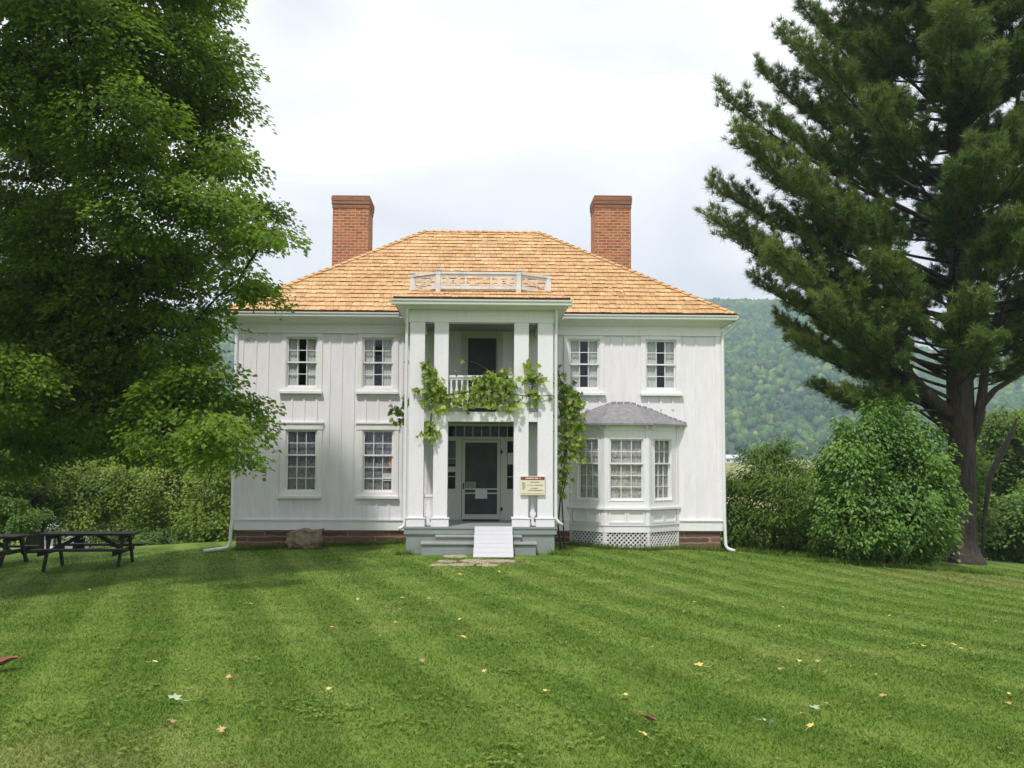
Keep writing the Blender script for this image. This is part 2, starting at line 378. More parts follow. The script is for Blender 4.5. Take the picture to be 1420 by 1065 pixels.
# lawn colour shared by the soil sheet and the blades
def lawn_color(nt):
    p = geo(nt).outputs['Position']
    w1 = noise(nt, p, 0.22, 3)
    mv = nt.nodes.new('ShaderNodeVectorMath'); mv.operation = 'DOT_PRODUCT'; nt.links.new(p, mv.inputs[0]); mv.inputs[1].default_value = (0.960, 0.280, 0)
    ad = nd(nt, 'ShaderNodeMath', operation='MULTIPLY_ADD'); nt.links.new(w1, ad.inputs[0]); ad.inputs[1].default_value = 0.9; nt.links.new(mv.outputs['Value'], ad.inputs[2])
    ml = nd(nt, 'ShaderNodeMath', operation='MULTIPLY'); nt.links.new(ad.outputs[0], ml.inputs[0]); ml.inputs[1].default_value = 2 * math.pi / 1.12
    sn = nd(nt, 'ShaderNodeMath', operation='SINE'); nt.links.new(ml.outputs[0], sn.inputs[0])
    st = ramp(nt, nd_add(nt, sn.outputs[0]), [(0.36, (0.82, 0.86, 0.80)), (0.5, (0.97, 0.97, 0.97)), (0.64, (1.14, 1.10, 1.24))])  # mowing stripes: sheen of leaning blades put into the colour
    base = ramp(nt, noise(nt, p, 1.1, 6, 0.68), [(0.26, (0.080, 0.150, 0.018)), (0.52, (0.119, 0.196, 0.027)), (0.78, (0.176, 0.238, 0.050))])
    dry = ramp(nt, noise(nt, mapping(nt, p, (0.30, 0.5, 1)), 1.0, 5, 0.7), [(0.52, (0, 0, 0)), (0.78, (0.42, 0.42, 0.42))])
    c = mixc(nt, dry, base, (0.27, 0.25, 0.085))
    for cx, cy_, sx, sy, col, amt in ((0.1, -4.9, 0.75, 1.5, (0.25, 0.19, 0.10), 0.9), (11.0, -3.6, 0.22, 0.45, (0.22, 0.20, 0.07), 0.45), (-2.6, -19.5, 0.5, 0.5, (0.25, 0.235, 0.09), 0.4)):
        mpn = nt.nodes.new('ShaderNodeMapping'); mpn.vector_type = 'POINT'; mpn.inputs['Location'].default_value = (-cx * sx, -cy_ * sy, 0); mpn.inputs['Scale'].default_value = (sx, sy, 0); nt.links.new(p, mpn.inputs['Vector'])
        lnn = nt.nodes.new('ShaderNodeVectorMath'); lnn.operation = 'LENGTH'; nt.links.new(mpn.outputs['Vector'], lnn.inputs[0])
        sb_ = nd(nt, 'ShaderNodeMath', operation='MULTIPLY_ADD'); nt.links.new(noise(nt, p, 2.6, 5, 0.7), sb_.inputs[0]); sb_.inputs[1].default_value = 1.3; sb_.inputs[2].default_value = 0.12
        sub = nd(nt, 'ShaderNodeMath', operation='SUBTRACT'); nt.links.new(sb_.outputs[0], sub.inputs[0]); nt.links.new(lnn.outputs['Value'], sub.inputs[1])
        c = mixc(nt, ramp(nt, sub.outputs[0], [(0.0, (0, 0, 0)), (0.45, (amt, amt, amt))]), c, col)
    fine = ramp(nt, noise(nt, mapping(nt, p, (1, 0.6, 1)), 45, 4, 0.75), [(0.28, (0.78, 0.80, 0.76)), (0.72, (1.2, 1.18, 1.18))])
    c = mixc(nt, 1.0, c, fine, 'MULTIPLY')
    ml2 = nd(nt, 'ShaderNodeMath', operation='MULTIPLY'); nt.links.new(ad.outputs[0], ml2.inputs[0]); ml2.inputs[1].default_value = 4 * math.pi / 1.12
    s2 = nd(nt, 'ShaderNodeMath', operation='SINE'); nt.links.new(ml2.outputs[0], s2.inputs[0])
    c = mixc(nt, 1.0, c, ramp(nt, s2.outputs[0], [(0.80, (1, 1, 1)), (0.97, (1.14, 1.08, 1.2))]), 'MULTIPLY')
    return mixc(nt, 1.0, c, st, 'MULTIPLY'), p
def nd_add(nt, s):
    m_ = nd(nt, 'ShaderNodeMath', operation='MULTIPLY_ADD'); nt.links.new(s, m_.inputs[0]); m_.inputs[1].default_value = 0.5; m_.inputs[2].default_value = 0.5
    return m_.outputs[0]
mt, nt, b = new_mat('mown_lawn'); c, p = lawn_color(nt)
# the far valley turns to hay meadow
ln = nt.nodes.new('ShaderNodeVectorMath'); ln.operation = 'LENGTH'; nt.links.new(p, ln.inputs[0])
mr = nd(nt, 'ShaderNodeMapRange'); mr.inputs['From Min'].default_value = 60; mr.inputs['From Max'].default_value = 130; nt.links.new(ln.outputs['Value'], mr.inputs['Value'])
mead = ramp(nt, noise(nt, mapping(nt, p, (0.004, 0.016, 1)), 1.0, 4), [(0.35, (0.10, 0.15, 0.03)), (0.5, (0.22, 0.24, 0.07)), (0.65, (0.30, 0.28, 0.11))])
c = mixc(nt, mr.outputs['Result'], c, mead)
nt.links.new(c, b.inputs['Base Color']); b.inputs['Roughness'].default_value = 0.9; b.inputs['Specular IOR Level'].default_value = 0.15
bump(nt, b, noise(nt, p, 60, 3, 0.7), 0.7, 0.03)
M['lawn'] = mt
mt, nt, b = new_mat('grass_blade'); c, p = lawn_color(nt)
a = nd(nt, 'ShaderNodeAttribute', attribute_name='tint')
c = mixc(nt, 1.0, c, ramp(nt, a.outputs['Fac'], [(0.0, (0.96, 0.97, 0.94)), (0.55, (1.16, 1.16, 1.14)), (0.85, (1.32, 1.28, 1.3)), (1.0, (1.8, 1.55, 1.8))]), 'MULTIPLY')
nt.links.new(c, b.inputs['Base Color']); b.inputs['Roughness'].default_value = 0.6; b.inputs['Specular IOR Level'].default_value = 0.25
t = nt.nodes.new('ShaderNodeBsdfTranslucent'); nt.links.new(c, t.inputs['Color'])
ms = nt.nodes.new('ShaderNodeMixShader'); ms.inputs[0].default_value = 0.3
nt.links.new(b.outputs[0], ms.inputs[1]); nt.links.new(t.outputs[0], ms.inputs[2]); nt.links.new(ms.outputs[0], nt.nodes['Material Output'].inputs['Surface'])
M['blade'] = mt
M['gravel'] = plain('pale_gravel', (0.52, 0.47, 0.37), 0.95, 0, 0.15)
M['flag'] = plain('tan_flagstone', (0.33, 0.28, 0.19), 0.95, 0, 0.4)
M['boulder'] = plain('lichen_spotted_sandstone', (0.24, 0.175, 0.12), 0.95, 0, 0.4)
mt, nt, b = new_mat('forest_crowns'); g = geo(nt)
c = ramp(nt, g.outputs['Random Per Island'], [(0.0, (0.028, 0.070, 0.024)), (0.35, (0.058, 0.125, 0.03)), (0.8, (0.095, 0.18, 0.036)), (1.0, (0.18, 0.24, 0.06))])
c = mixc(nt, 1.0, c, ramp(nt, noise(nt, g.outputs['Position'], 0.012, 4, 0.65), [(0.35, (0.6, 0.72, 0.75)), (0.65, (1.35, 1.25, 1.1))]), 'MULTIPLY')
c = mixc(nt, 1.0, c, ramp(nt, noise(nt, g.outputs['Position'], 0.25, 3, 0.7), [(0.3, (0.45, 0.5, 0.45)), (0.7, (1.3, 1.3, 1.25))]), 'MULTIPLY')
nt.links.new(c, b.inputs['Base Color']); b.inputs['Roughness'].default_value = 0.95; b.inputs['Specular IOR Level'].default_value = 0.1
M['forest'] = mt
M['hill'] = plain('wooded_hill_floor', (0.03, 0.055, 0.018), 0.95, 0, 0.2)

# ================================================================== GROUND
def axis(lim, near, fine):
    a = [0.0]; st = fine
    while a[-1] < lim:
        if a[-1] > near: st *= 1.13
        a.append(a[-1] + st)
    return np.array(a)
ax = axis(2450, 20, 0.45); gx = np.concatenate([-ax[:0:-1], ax])
ay = axis(2450, 32, 0.45); gy = np.concatenate([-ay[:0:-1], ay])
GX, GY = np.meshgrid(gx, gy); GZ = gz(GX, GY)
nx_, ny_ = len(gx), len(gy)
I = np.arange(nx_ * ny_).reshape(ny_, nx_)
F = np.stack([I[:-1, :-1], I[:-1, 1:], I[1:, 1:], I[1:, :-1]], -1).reshape(-1, 4)
g = fast_mesh('lawn_ground', np.stack([GX, GY, GZ], -1).reshape(-1, 3), F, M['lawn'], smooth=True)
tag(g, 'mown green lawn sloping gently around the white house', 'lawn', kind='structure')

# grass blades (mown, short), dense near the camera
def blades(name, n, d0, d1, label):
    d = d0 * (d1 / d0) ** rng.random(n) ; lat = (rng.random(n) * 2 - 1) * 0.60 * d
    yaw = R(1.77)
    x = lat * math.cos(yaw) + d * math.sin(yaw); y = -DIST + d * math.cos(yaw) - lat * math.sin(yaw)
    ok = ~((np.abs(x) < 6.2) & (y > -0.05)) & ~((np.abs(x) < 1.85) & (y > -3.0)) & ~((x > 2.3) & (x < 5.0) & (y > -0.8)) & ~((np.abs(x - .2) < 1.6) & (y > -3.95))
    x, y, d = x[ok], y[ok], d[ok]; n = len(x)
    z = gz(x, y) - 0.004
    a = rng.random(n) * 6.283; h = (0.014 + 0.020 * rng.random(n)) * (1 + 0.25 * vnoise(x, y, 1.1, 3)); w = 0.0025 + 0.00064 * d
    lean = rng.normal(0, 0.6, (n, 2)) * h[:, None]
    B = np.stack([x, y, z], -1); sd = np.stack([np.cos(a), np.sin(a), np.zeros(n)], -1) * w[:, None]
    T = B + np.stack([lean[:, 0], lean[:, 1], h], -1)
    V = np.stack([B - sd, B + sd, T], 1).reshape(-1, 3)
    tint = np.repeat(np.clip(rng.normal(0.45, 0.2, n), 0, 1), 3)
    o = fast_mesh(name, V, np.arange(3 * n).reshape(-1, 3), M['blade'], tint=tint)
    tag(o, label, 'grass', kind='stuff')
blades('grass', 330000, 4.3, 26.0, 'short mown grass blades covering the lawn in front of the house')

# longer grass tufts against foundation and steps
def tuft_line(name, pts, n, label):
    Vs = []; ts = []
    for (x0, y0, x1, y1) in pts:
        k = int(n * math.hypot(x1 - x0, y1 - y0)); t_ = rng.random(k)
        x = x0 + (x1 - x0) * t_ + rng.normal(0, 0.03, k); y = y0 + (y1 - y0) * t_ - np.abs(rng.normal(0, 0.05, k)); z = gz(x, y)
        h = 0.05 + 0.13 * rng.random(k) ** 2; a = rng.random(k) * 6.283; w = 0.008
        B = np.stack([x, y, z], -1); sd = np.stack([np.cos(a), np.sin(a), 0 * a], -1) * w
        T = B + np.stack([rng.normal(0, .4, k) * h, rng.normal(0, .4, k) * h, h], -1)
        Vs.append(np.stack([B - sd, B + sd, T], 1).reshape(-1, 3)); ts.append(np.repeat(rng.random(k) * 0.8, 3))
    V = np.concatenate(Vs); tag(fast_mesh(name, V, np.arange(len(V)).reshape(-1, 3), M['blade'], tint=np.concatenate(ts)), label, 'grass', kind='stuff')
tuft_line('grass_fringe', [(7.9, -1.55, 12.2, -1.9), (6.5, .3, 8.6, -.6), (-6.1, -.02, -1.9, -.02), (5.0, -.02, 6.1, -.02), (-1.9, -2.95, -1.5, -2.95), (1.5, -2.95, 1.95, -2.95), (2.25, -.1, 3.0, -.8), (3.0, -.8, 4.15, -.8), (4.15, -.8, 5, -.05)], 700, 'longer unmown grass fringe along the house foundation')

# hills with woods
def hill_h(x, y):
    px = 710 + FPX * np.tan(np.arctan2(x, y + DIST) - R(1.77))
    top = np.interp(px, [-800, 200, 330, 700, 1020, 1090, 1150, 1220, 1300, 1500, 2200], [482, 454, 448, 420, 431, 436, 458, 484, 510, 526, 560])
    dist = np.hypot(x, y + DIST)
    RID = 1380.0
    H = (633 - top) / FPX * RID + EYE
    t = np.clip((dist - 600) / (RID - 600), 0, 1)
    prof = 0.16 * t + 0.84 * t * t * (3 - 2 * t)
    prof = np.where(dist > RID, 1 - 0.12 * sstep(RID, RID + 700, dist), prof)
    return -0.2 + (H + 0.2) * prof + 9 * vnoise(x, y, 0.007, 2) * np.sin(np.clip(t, 0, 1) * math.pi)
hx = np.linspace(-1500, 1500, 151); hy = np.linspace(540, 2000, 90)
HX, HY = np.meshgrid(hx, hy); HZ = hill_h(HX, HY)
I = np.arange(HX.size).reshape(HX.shape)
F = np.stack([I[:-1, :-1], I[:-1, 1:], I[1:, 1:], I[1:, :-1]], -1).reshape(-1, 4)
tag(fast_mesh('hills', np.stack([HX, HY, HZ], -1).reshape(-1, 3), F, M['hill'], smooth=True), 'long wooded hill rising beyond the valley', 'hill', kind='structure')
ph = (1 + 5 ** .5) / 2
ICO = np.array([(-1, ph, 0), (1, ph, 0), (-1, -ph, 0), (1, -ph, 0), (0, -1, ph), (0, 1, ph), (0, -1, -ph), (0, 1, -ph), (ph, 0, -1), (ph, 0, 1), (-ph, 0, -1), (-ph, 0, 1)]) / math.hypot(1, ph)
ICF = np.array([(0, 11, 5), (0, 5, 1), (0, 1, 7), (0, 7, 10), (0, 10, 11), (1, 5, 9), (5, 11, 4), (11, 10, 2), (10, 7, 6), (7, 1, 8), (3, 9, 4), (3, 4, 2), (3, 2, 6), (3, 6, 8), (3, 8, 9), (4, 9, 5), (2, 4, 11), (6, 2, 10), (8, 6, 7), (9, 8, 1)])
def blobs(name, C, rad, mat, zs=1.2):
    n = len(C)
    jit = 1 + rng.normal(0, 0.24, (n, 12, 1)); V = C[:, None] + ICO[None] * jit * rad[:, None, None] * np.array([1, 1, zs])
    F = (np.arange(n) * 12)[:, None, None] + ICF[None]
    return fast_mesh(name, V.reshape(-1, 3), F.reshape(-1, 3), mat, smooth=True)
n = 70000
ang = (rng.random(n) - 0.5) * R(76) + R(1.77); dd = 625 + (1440 - 625) * np.sqrt(rng.random(n))
x = np.sin(ang) * dd; y = np.cos(ang) * dd - DIST
clear = vnoise(x, y, 0.010, 5.0); ok = (clear < 0.55) | (dd > 720)
x, y, dd = x[ok], y[ok], dd[ok]
rad = (1.6 + 3.2 * rng.random(len(x)) ** 1.6) * np.interp(dd, [480, 1400], [.8, 1.25]); C = np.stack([x, y, hill_h(x, y) + rad * 0.8], -1)
tag(blobs('forest', C, rad, M['forest']), 'mixed green forest covering the far hillside', 'forest', kind='stuff')

# ================================================================== HOUSE
HW = 6.08; HD = 8.7
FR = (Vector((0, 0, 0)), Vector((1, 0, 0)), Vector((0, -1, 0)))
house = thing('farmhouse', 'white two storey board and batten farmhouse with cedar shingle hip roof', 'house', (0, 0, 0))
zU0, zU1, zUm = AZ(538, 0, 418), AZ(467, 0, 418), AZ(502, 0, 418)
zL0, zL1, zLm = AZ(683, 0, 418), AZ(595.5, 0, 418), AZ(631, 0, 418)
uppers = [AX(418.5, 0, 500), AX(524, 0, 500), AX(810, 0, 500), AX(916.5, 0, 500)]
lowers = [AX(417.5, 0, 640), AX(524, 0, 640)]
WW = 0.80
zSk1, zSk0 = AZ(722), AZ(735.5)
zEave = AZ(434, -0.37)
zFr0, zFr1 = AZ(464), AZ(452)
DECK = AZ(731, -2.7)
print('zU', zU0, zU1, 'zL', zL0, zL1, 'sk', zSk0, zSk1, 'eave', zEave, 'fr', zFr0, zFr1, 'deck', DECK, uppers, lowers)

holes = [(x - WW / 2, x + WW / 2, zU0, zU1) for x in uppers] + [(x - WW / 2, x + WW / 2, zL0, zL1) for x in lowers]
ENT = (AX(616), AX(718), DECK, AZ(589))
UDR = (AX(646), AX(689.5), AZ(572), AZ(466))
holes += [(ENT[0], ENT[1], ENT[2], ENT[3]), UDR, (2.55, 4.65, 0.9, 2.6)]
def wall_holes(mb, fr, u0, u1, z0, z1, holes, n0, n1):
    us = sorted({u0, u1, *[h[0] for h in holes], *[h[1] for h in holes]}); zs = sorted({z0, z1, *[h[2] for h in holes], *[h[3] for h in holes]})
    for i in range(len(us) - 1):
        run = None
        for j in range(len(zs) - 1):
            uc, zc = (us[i] + us[i + 1]) / 2, (zs[j] + zs[j + 1]) / 2
            inside = any(h[0] < uc < h[1] and h[2] < zc < h[3] for h in holes)
            if not inside:
                if run is None: run = zs[j]
            if inside or j == len(zs) - 2:
                top = zs[j] if inside else zs[j + 1]
                if run is not None and top > run: mb.fbox(fr, us[i], us[i + 1], n0, n1, run, top)
                run = None
wb = MB()
wall_holes(wb, FR, -HW, HW, zSk0, zEave - 0.1, holes, -0.16, 0.0)
# battens
def free(u, z0, z1):
    segs = [(z0, z1)]
    for h in holes:
        if h[0] - 0.17 < u < h[1] + 0.17:
            lo, hi = h[2] - 0.17, h[3] + 0.17
            ns = []
            for a, b_ in segs:
                if hi <= a or lo >= b_: ns.append((a, b_)); continue
                if lo > a: ns.append((a, lo))
                if hi < b_: ns.append((hi, b_))
            segs = ns
    return segs
u = -HW + 0.42
while u < HW - 0.3:
    if not (2.2 < u < 5.02):
        for a, b_ in free(u, zSk1, zFr0):
            if b_ - a > 0.1: wb.fbox(FR, u - 0.026, u + 0.026, 0, 0.022, a, b_)
    else:
        for a, b_ in free(u, 3.3, zFr0):
            if b_ - a > 0.1: wb.fbox(FR, u - 0.026, u + 0.026, 0, 0.022, a, b_)
    u += 0.312 + random.uniform(-0.012, 0.012)
# side and back walls
wb.box(-HW, -HW + 0.16, 0.16, HD - 0.16, zSk0, zEave - 0.1); wb.box(HW - 0.16, HW, 0.16, HD - 0.16, zSk0, zEave - 0.1); wb.box(-HW, HW, HD - 0.16, HD, zSk0, zEave - 0.1)
v = 0.45
while v < HD - 0.2:
    for sx in (-1, 1): wb.box(min(sx * HW, sx * (HW + 0.022)), max(sx * HW, sx * (HW + 0.022)), v - 0.026, v + 0.026, zSk1, zFr0)
    v += 0.312
wb.build('wall', M['siding'], house)
cb = MB()
for sx in (-1, 1):
    cb = MB(); cb.fbox(FR, sx * HW - 0.075 - sx * 0.047, sx * HW + 0.075 - sx * 0.047, 0, 0.028, zSk1, zFr0)
    cb.build('corner_board', M['siding'], house)
sk = MB(); 
for a, b_ in ((-HW - .02, -1.85), (1.85, 2.22), (5.0, HW + .02)):
    sk = MB(); sk.fbox(FR, a, b_, 0, 0.035, zSk0, zSk1); sk.fbox(FR, a, b_, 0, 0.065, zSk1 - .001, zSk1 + 0.028)
    sk.build('skirt_board', M['trim'], house)
for xa in (-HW - .035, HW):
    sk = MB(); sk.box(xa, xa + .035, 0.0, HD, zSk0, zSk1); sk.build('skirt_board', M['trim'], house)
for a, b_ in ((-HW - .02, -1.66), (1.66, HW + .02)):
    fb = MB(); fb.fbox(FR, a, b_, 0, 0.035, zFr0 + .025, zFr1); fb.fbox(FR, a, b_, 0, 0.05, zFr0, zFr0 + 0.025); fb.build('frieze_board', M['trim'], house)
for xa in (-HW - .035, HW):
    fb = MB(); fb.box(xa, xa + .035, 0.0, HD, zFr0, zFr1); fb.build('frieze_board', M['trim'], house)
fo = MB(); fo.box(-HW + 0.03, HW - 0.03, 0.03, 0.4, -0.9, zSk0); fo.box(-HW + 0.03, -HW + 0.4, 0.4, HD - .03, -0.9, zSk0); fo.box(HW - 0.4, HW - 0.03, 0.4, HD - .03, -0.9, zSk0)
fo.build('foundation', M['stone'], house)
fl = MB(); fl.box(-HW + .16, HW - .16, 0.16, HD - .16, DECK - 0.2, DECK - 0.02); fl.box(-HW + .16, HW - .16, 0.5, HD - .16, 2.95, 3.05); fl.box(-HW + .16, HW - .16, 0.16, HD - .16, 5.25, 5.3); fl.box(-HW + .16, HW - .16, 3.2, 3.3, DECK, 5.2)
fl.build('interior_floor', M['dark_room'], house)

# windows --------------------------------------------------------------
def curtain_mb(fr, u0, u1, z0, z1, n, folds, amp, gather=0.0):
    mb = MB(); k = 28; cols = []
    for i in range(k + 1):
        t_ = i / k; ph_ = t_ * folds * 6.283
        cols.append((u0 + (u1 - u0) * t_, amp * math.sin(ph_) + 0.4 * amp * math.sin(2.3 * ph_ + 1)))
    O, u_, n_ = fr
    for i in range(k):
        a, b_ = cols[i], cols[i + 1]
        mb.quad(O + u_ * a[0] + n_ * (n + a[1]) + Vector((0, 0, z0)), O + u_ * b_[0] + n_ * (n + b_[1]) + Vector((0, 0, z0)), O + u_ * b_[0] + n_ * (n + b_[1] * .6) + Vector((0, 0, z1)), O + u_ * a[0] + n_ * (n + a[1] * .6) + Vector((0, 0, z1)))
    return mb
def window(fr, uc, w, z0, z1, zm, rt, rb, head, curtain, parent, casing=0.115, make_case=True, lacem='lace', cols=3):
    u0, u1 = uc - w / 2, uc + w / 2
    cas = MB()
    if make_case:
        cas.fbox(fr, u0 - casing, u0, 0, 0.032, z0, z1); cas.fbox(fr, u1, u1 + casing, 0, 0.032, z0, z1)
        if head == 'lintel':
            cas.fbox(fr, u0 - casing - .02, u1 + casing + .02, 0, 0.045, z1, z1 + 0.15); cas.fbox(fr, u0 - casing - .045, u1 + casing + .045, 0, 0.075, z1 + .15, z1 + 0.185)
        else:
            cas.fbox(fr, u0 - casing, u1 + casing, 0, 0.034, z1, z1 + 0.085)
        cas.fbox(fr, u0 - casing, u1 + casing, 0, 0.034, z0 - 0.075, z0)
    cas.fbox(fr, u0, u0 + 0.022, -0.14, 0.012, z0, z1); cas.fbox(fr, u1 - 0.022, u1, -0.14, 0.012, z0, z1)
    cas.fbox(fr, u0 + .022, u1 - .022, -0.14, 0.012, z1 - 0.02, z1); cas.fbox(fr, u0 + .022, u1 - .022, -0.14, 0.012, z0, z0 + 0.02)
    win = cas.build('window', M['trim'], parent)
    if make_case:
        sb = MB(); sb.fbox(fr, u0 - casing - .02, u1 + casing + .02, 0, 0.11, z0 - 0.145, z0 - 0.075); sb.build('sill', M['trim'], win, bevel=0.006)
    a0, a1 = u0 + 0.022, u1 - 0.022; st = 0.038; mu = 0.009
    for (lo, hi, rows, nf) in ((zm - 0.018, z1 - 0.02, rt, -0.03), (z0 + 0.02, zm + 0.022, rb, -0.068)):
        s_ = MB()
        s_.fbox(fr, a0, a0 + st, nf - 0.035, nf, lo, hi); s_.fbox(fr, a1 - st, a1, nf - 0.035, nf, lo, hi)
        bot = 0.036 if nf > -0.05 else 0.055; top = 0.035
        s_.fbox(fr, a0 + st, a1 - st, nf - 0.035, nf, lo, lo + bot); s_.fbox(fr, a0 + st, a1 - st, nf - 0.035, nf, hi - top, hi)
        g0, g1 = a0 + st, a1 - st
        for i in range(1, cols):
            uu = g0 + (g1 - g0) * i / cols; s_.fbox(fr, uu - mu, uu + mu, nf - 0.030, nf - 0.003, lo + bot, hi - top)
        for j in range(1, rows):
            zz = lo + bot + (hi - top - lo - bot) * j / rows; s_.fbox(fr, g0, g1, nf - 0.028, nf - 0.005, zz - mu, zz + mu)
        s_.build('sash', M['trim'], win)
    pb = MB(); O, u_, n_ = fr
    for lo, hi, nf in ((zm, z1 - 0.03, -0.047), (z0 + 0.03, zm, -0.085)):
        pb.quad(O + u_ * (a0 + .01) + n_ * nf + Vector((0, 0, lo)), O + u_ * (a1 - .01) + n_ * nf + Vector((0, 0, lo)), O + u_ * (a1 - .01) + n_ * nf + Vector((0, 0, hi)), O + u_ * (a0 + .01) + n_ * nf + Vector((0, 0, hi)))
    pb.build('pane', M['glass'], win)
    if curtain == 'sheer':
        curtain_mb(fr, a0 - .02, uc - 0.085, z0, z1, -0.128, 4, 0.012).build('curtain', M['sheer'], win, smooth=True)
        curtain_mb(fr, uc + 0.105, a1 + .02, z0, z1, -0.128, 4, 0.012).build('curtain', M['sheer'], win, smooth=True)
    elif curtain == 'lace':
        curtain_mb(fr, a0 - .02, a1 + .02, z0, z1, -0.13, 9, 0.013).build('curtain', M[lacem], win, smooth=True)
    return win
for x in uppers: window(FR, x, WW, zU0, zU1, zUm, 2, 2, 'flat', 'sheer', house)
for x in lowers: window(FR, x, WW, zL0, zL1, zLm, 2, 3, 'lintel', 'lace', house)

# roof -----------------------------------------------------------------
EX = HW + 0.32; EY0, EY1 = -0.34, HD + 0.34
zR0 = zEave + 0.03; YR = (EY0 + EY1) / 2; zR1 = AZ(321.5, YR); RX = EX - (YR - EY0)
print('ridge', zR1, RX, 'pitch', math.degrees(math.atan2(zR1 - zR0, YR - EY0)))
def roof_face(mb, e0, e1, r0, r1, n, thick=0.026, wmin=0.08, wmax=0.20):
    e0, e1, r0, r1 = map(Vector, (e0, e1, r0, r1))
    u_ = (e1 - e0).normalized(); up = ((r0 + r1) / 2 - (e0 + e1) / 2); up -= u_ * up.dot(u_); SL = up.length; up.normalize(); nn = u_.cross(up).normalized()
    L = (e1 - e0).length; rl, rr = (r0 - e0).dot(u_), (r1 - e0).dot(u_)
    def lim(t): return rl * t, L + (rr - L) * t
    for i in range(n):
        t0, t1 = i / n, min(1.0, (i + 1.15) / n); a0, b0 = lim(t0); a1, b1 = lim(t1); x = a0 - random.uniform(0, 0.2)
        while x < b0:
            w = random.uniform(wmin, wmax); xa, xb = x + 0.003, x + w - 0.003; x += w
            j = random.uniform(-0.012, 0.012); th = thick * random.uniform(0.75, 1.35)
            ba, bb = min(max(xa, a0), b0), min(max(xb, a0), b0)
            ta, tb = min(max(xa, a1), b1), min(max(xb, a1), b1)
            if bb - ba < 0.01: continue
            P = lambda s_, t_, h_: e0 + u_ * s_ + up * (t_ * SL + (j if t_ == t0 and i else 0)) + nn * h_
            mb.add([P(ba, t0, th), P(bb, t0, th), P(tb, t1, 0.004), P(ta, t1, 0.004), P(ba, t0, -0.002), P(bb, t0, -0.002)], [(0, 1, 2, 3), (4, 0, 3), (1, 5, 2)])
            mb.add([P(ba, t0, th), P(bb, t0, th), P(ba, t0, -0.002), P(bb, t0, -0.002)], [(2, 3, 1, 0)], 1)
def caps(mb, a, b_, n1, n2, L=0.3, w=0.11, th=0.022):
    a = Vector(a); b_ = Vector(b_); d = b_ - a; k = int(d.length / (L * 0.8)); d.normalize(); stp = (b_ - a).length / k
    for i in range(k):
        for nn in (n1, n2):
            sd = d.cross(nn).normalized()
            if sd.z > 0: sd = -sd
            p0 = a + d * (i * stp); p1 = a + d * (i * stp + stp * 1.2)
            h0, h1 = 0.055, 0.022
            vs = [p0 + nn * h0, p0 + sd * w + nn * h0, p1 + sd * w + nn * h1, p1 + nn * h1, p0 + nn * (h0 - th), p0 + sd * w + nn * (h0 - th), p1 + sd * w, p1]
            mb.add(vs, [(0, 1, 2, 3), (4, 5, 1, 0), (5, 6, 2, 1), (3, 2, 6, 7), (0, 3, 7, 4)])
rb = MB()
A, B_, C_, D_ = (-EX, EY0, zR0), (EX, EY0, zR0), (EX, EY1, zR0), (-EX, EY1, zR0); R0, R1 = (-RX, YR, zR1), (RX, YR, zR1)
roof_face(rb, A, B_, R0, R1, 22); roof_face(rb, B_, C_, R1, R1, 22); roof_face(rb, C_, D_, R1, R0, 22); roof_face(rb, D_, A, R0, R0, 22)
s_ = math.atan2(zR1 - zR0, YR - EY0); nF = Vector((0, -math.sin(s_), math.cos(s_))); nS = Vector((math.sin(s_), 0, math.cos(s_))); nL = Vector((-math.sin(s_), 0, math.cos(s_))); nB = Vector((0, math.sin(s_), math.cos(s_)))
caps(rb, A, R0, nF, nL); caps(rb, B_, R1, nF, nS); caps(rb, C_, R1, nB, nS); caps(rb, D_, R0, nB, nL); caps(rb, R0, R1, nF, nB)
roof = rb.build('roof', [M['shingle'], M['shingle_end']], house)
ud = MB(); dz = -0.012
ud.add([(A[0], A[1], A[2] + dz), (B_[0], B_[1], B_[2] + dz), (C_[0], C_[1], C_[2] + dz), (D_[0], D_[1], D_[2] + dz), (R0[0], R0[1], R0[2] + dz), (R1[0], R1[1], R1[2] + dz)], [(0, 1, 5, 4), (1, 2, 5), (2, 3, 4, 5), (3, 0, 4)])
ud.box(-EX, EX, EY0 + 0.004, EY0 + 0.03, zR0 - 0.07, zR0 - 0.016); ud.box(-EX, -EX + .03, EY0 + 0.03, EY1, zR0 - 0.07, zR0 - 0.016); ud.box(EX - .03, EX, EY0 + 0.03, EY1, zR0 - 0.07, zR0 - 0.016)
ud.build('roof_edge', M['fascia'], roof)
# soffit and cornice
so = MB()
zs0 = zFr1; zs1 = zEave - 0.13
prof = [(0.0, zs0), (0.30, zs1), (0.30, zs1 + 0.05), (0.0, zs0 + 0.05)]
P0 = [(-1, -1), (1, -1), (1, 1), (-1, 1)]
def ring(d, z):
    return [Vector((-HW - d, -d, z)), Vector((HW + d, -d, z)), Vector((HW + d, HD + d, z)), Vector((-HW - d, HD + d, z))]
r0_, r1_, r2_ = ring(0.036, zs0), ring(0.30, zs1), ring(0.30, zEave - 0.02)
for i in range(4):
    j = (i + 1) % 4
    so.quad(r0_[i], r0_[j], r1_[j], r1_[i]); so.quad(r1_[i], r1_[j], r2_[j], r2_[i])
so.build('soffit', M['trim'], house)
GP = [(0.0, 0.0), (0.0, -0.125), (0.055, -0.125), (0.075, -0.10), (0.082, -0.06), (0.105, -0.03), (0.11, 0.0), (0.10, 0.0), (0.095, -0.02), (0.01, -0.02)]
for a, b_ in ((-EX - .03, -2.05), (2.05, EX + .03)):
    gb = MB(); gb.prism(GP, a, b_, lambda p, q, a_: (a_, -0.302 - p, zEave - 0.012 + q)); gb.build('gutter', M['gutter'], house)
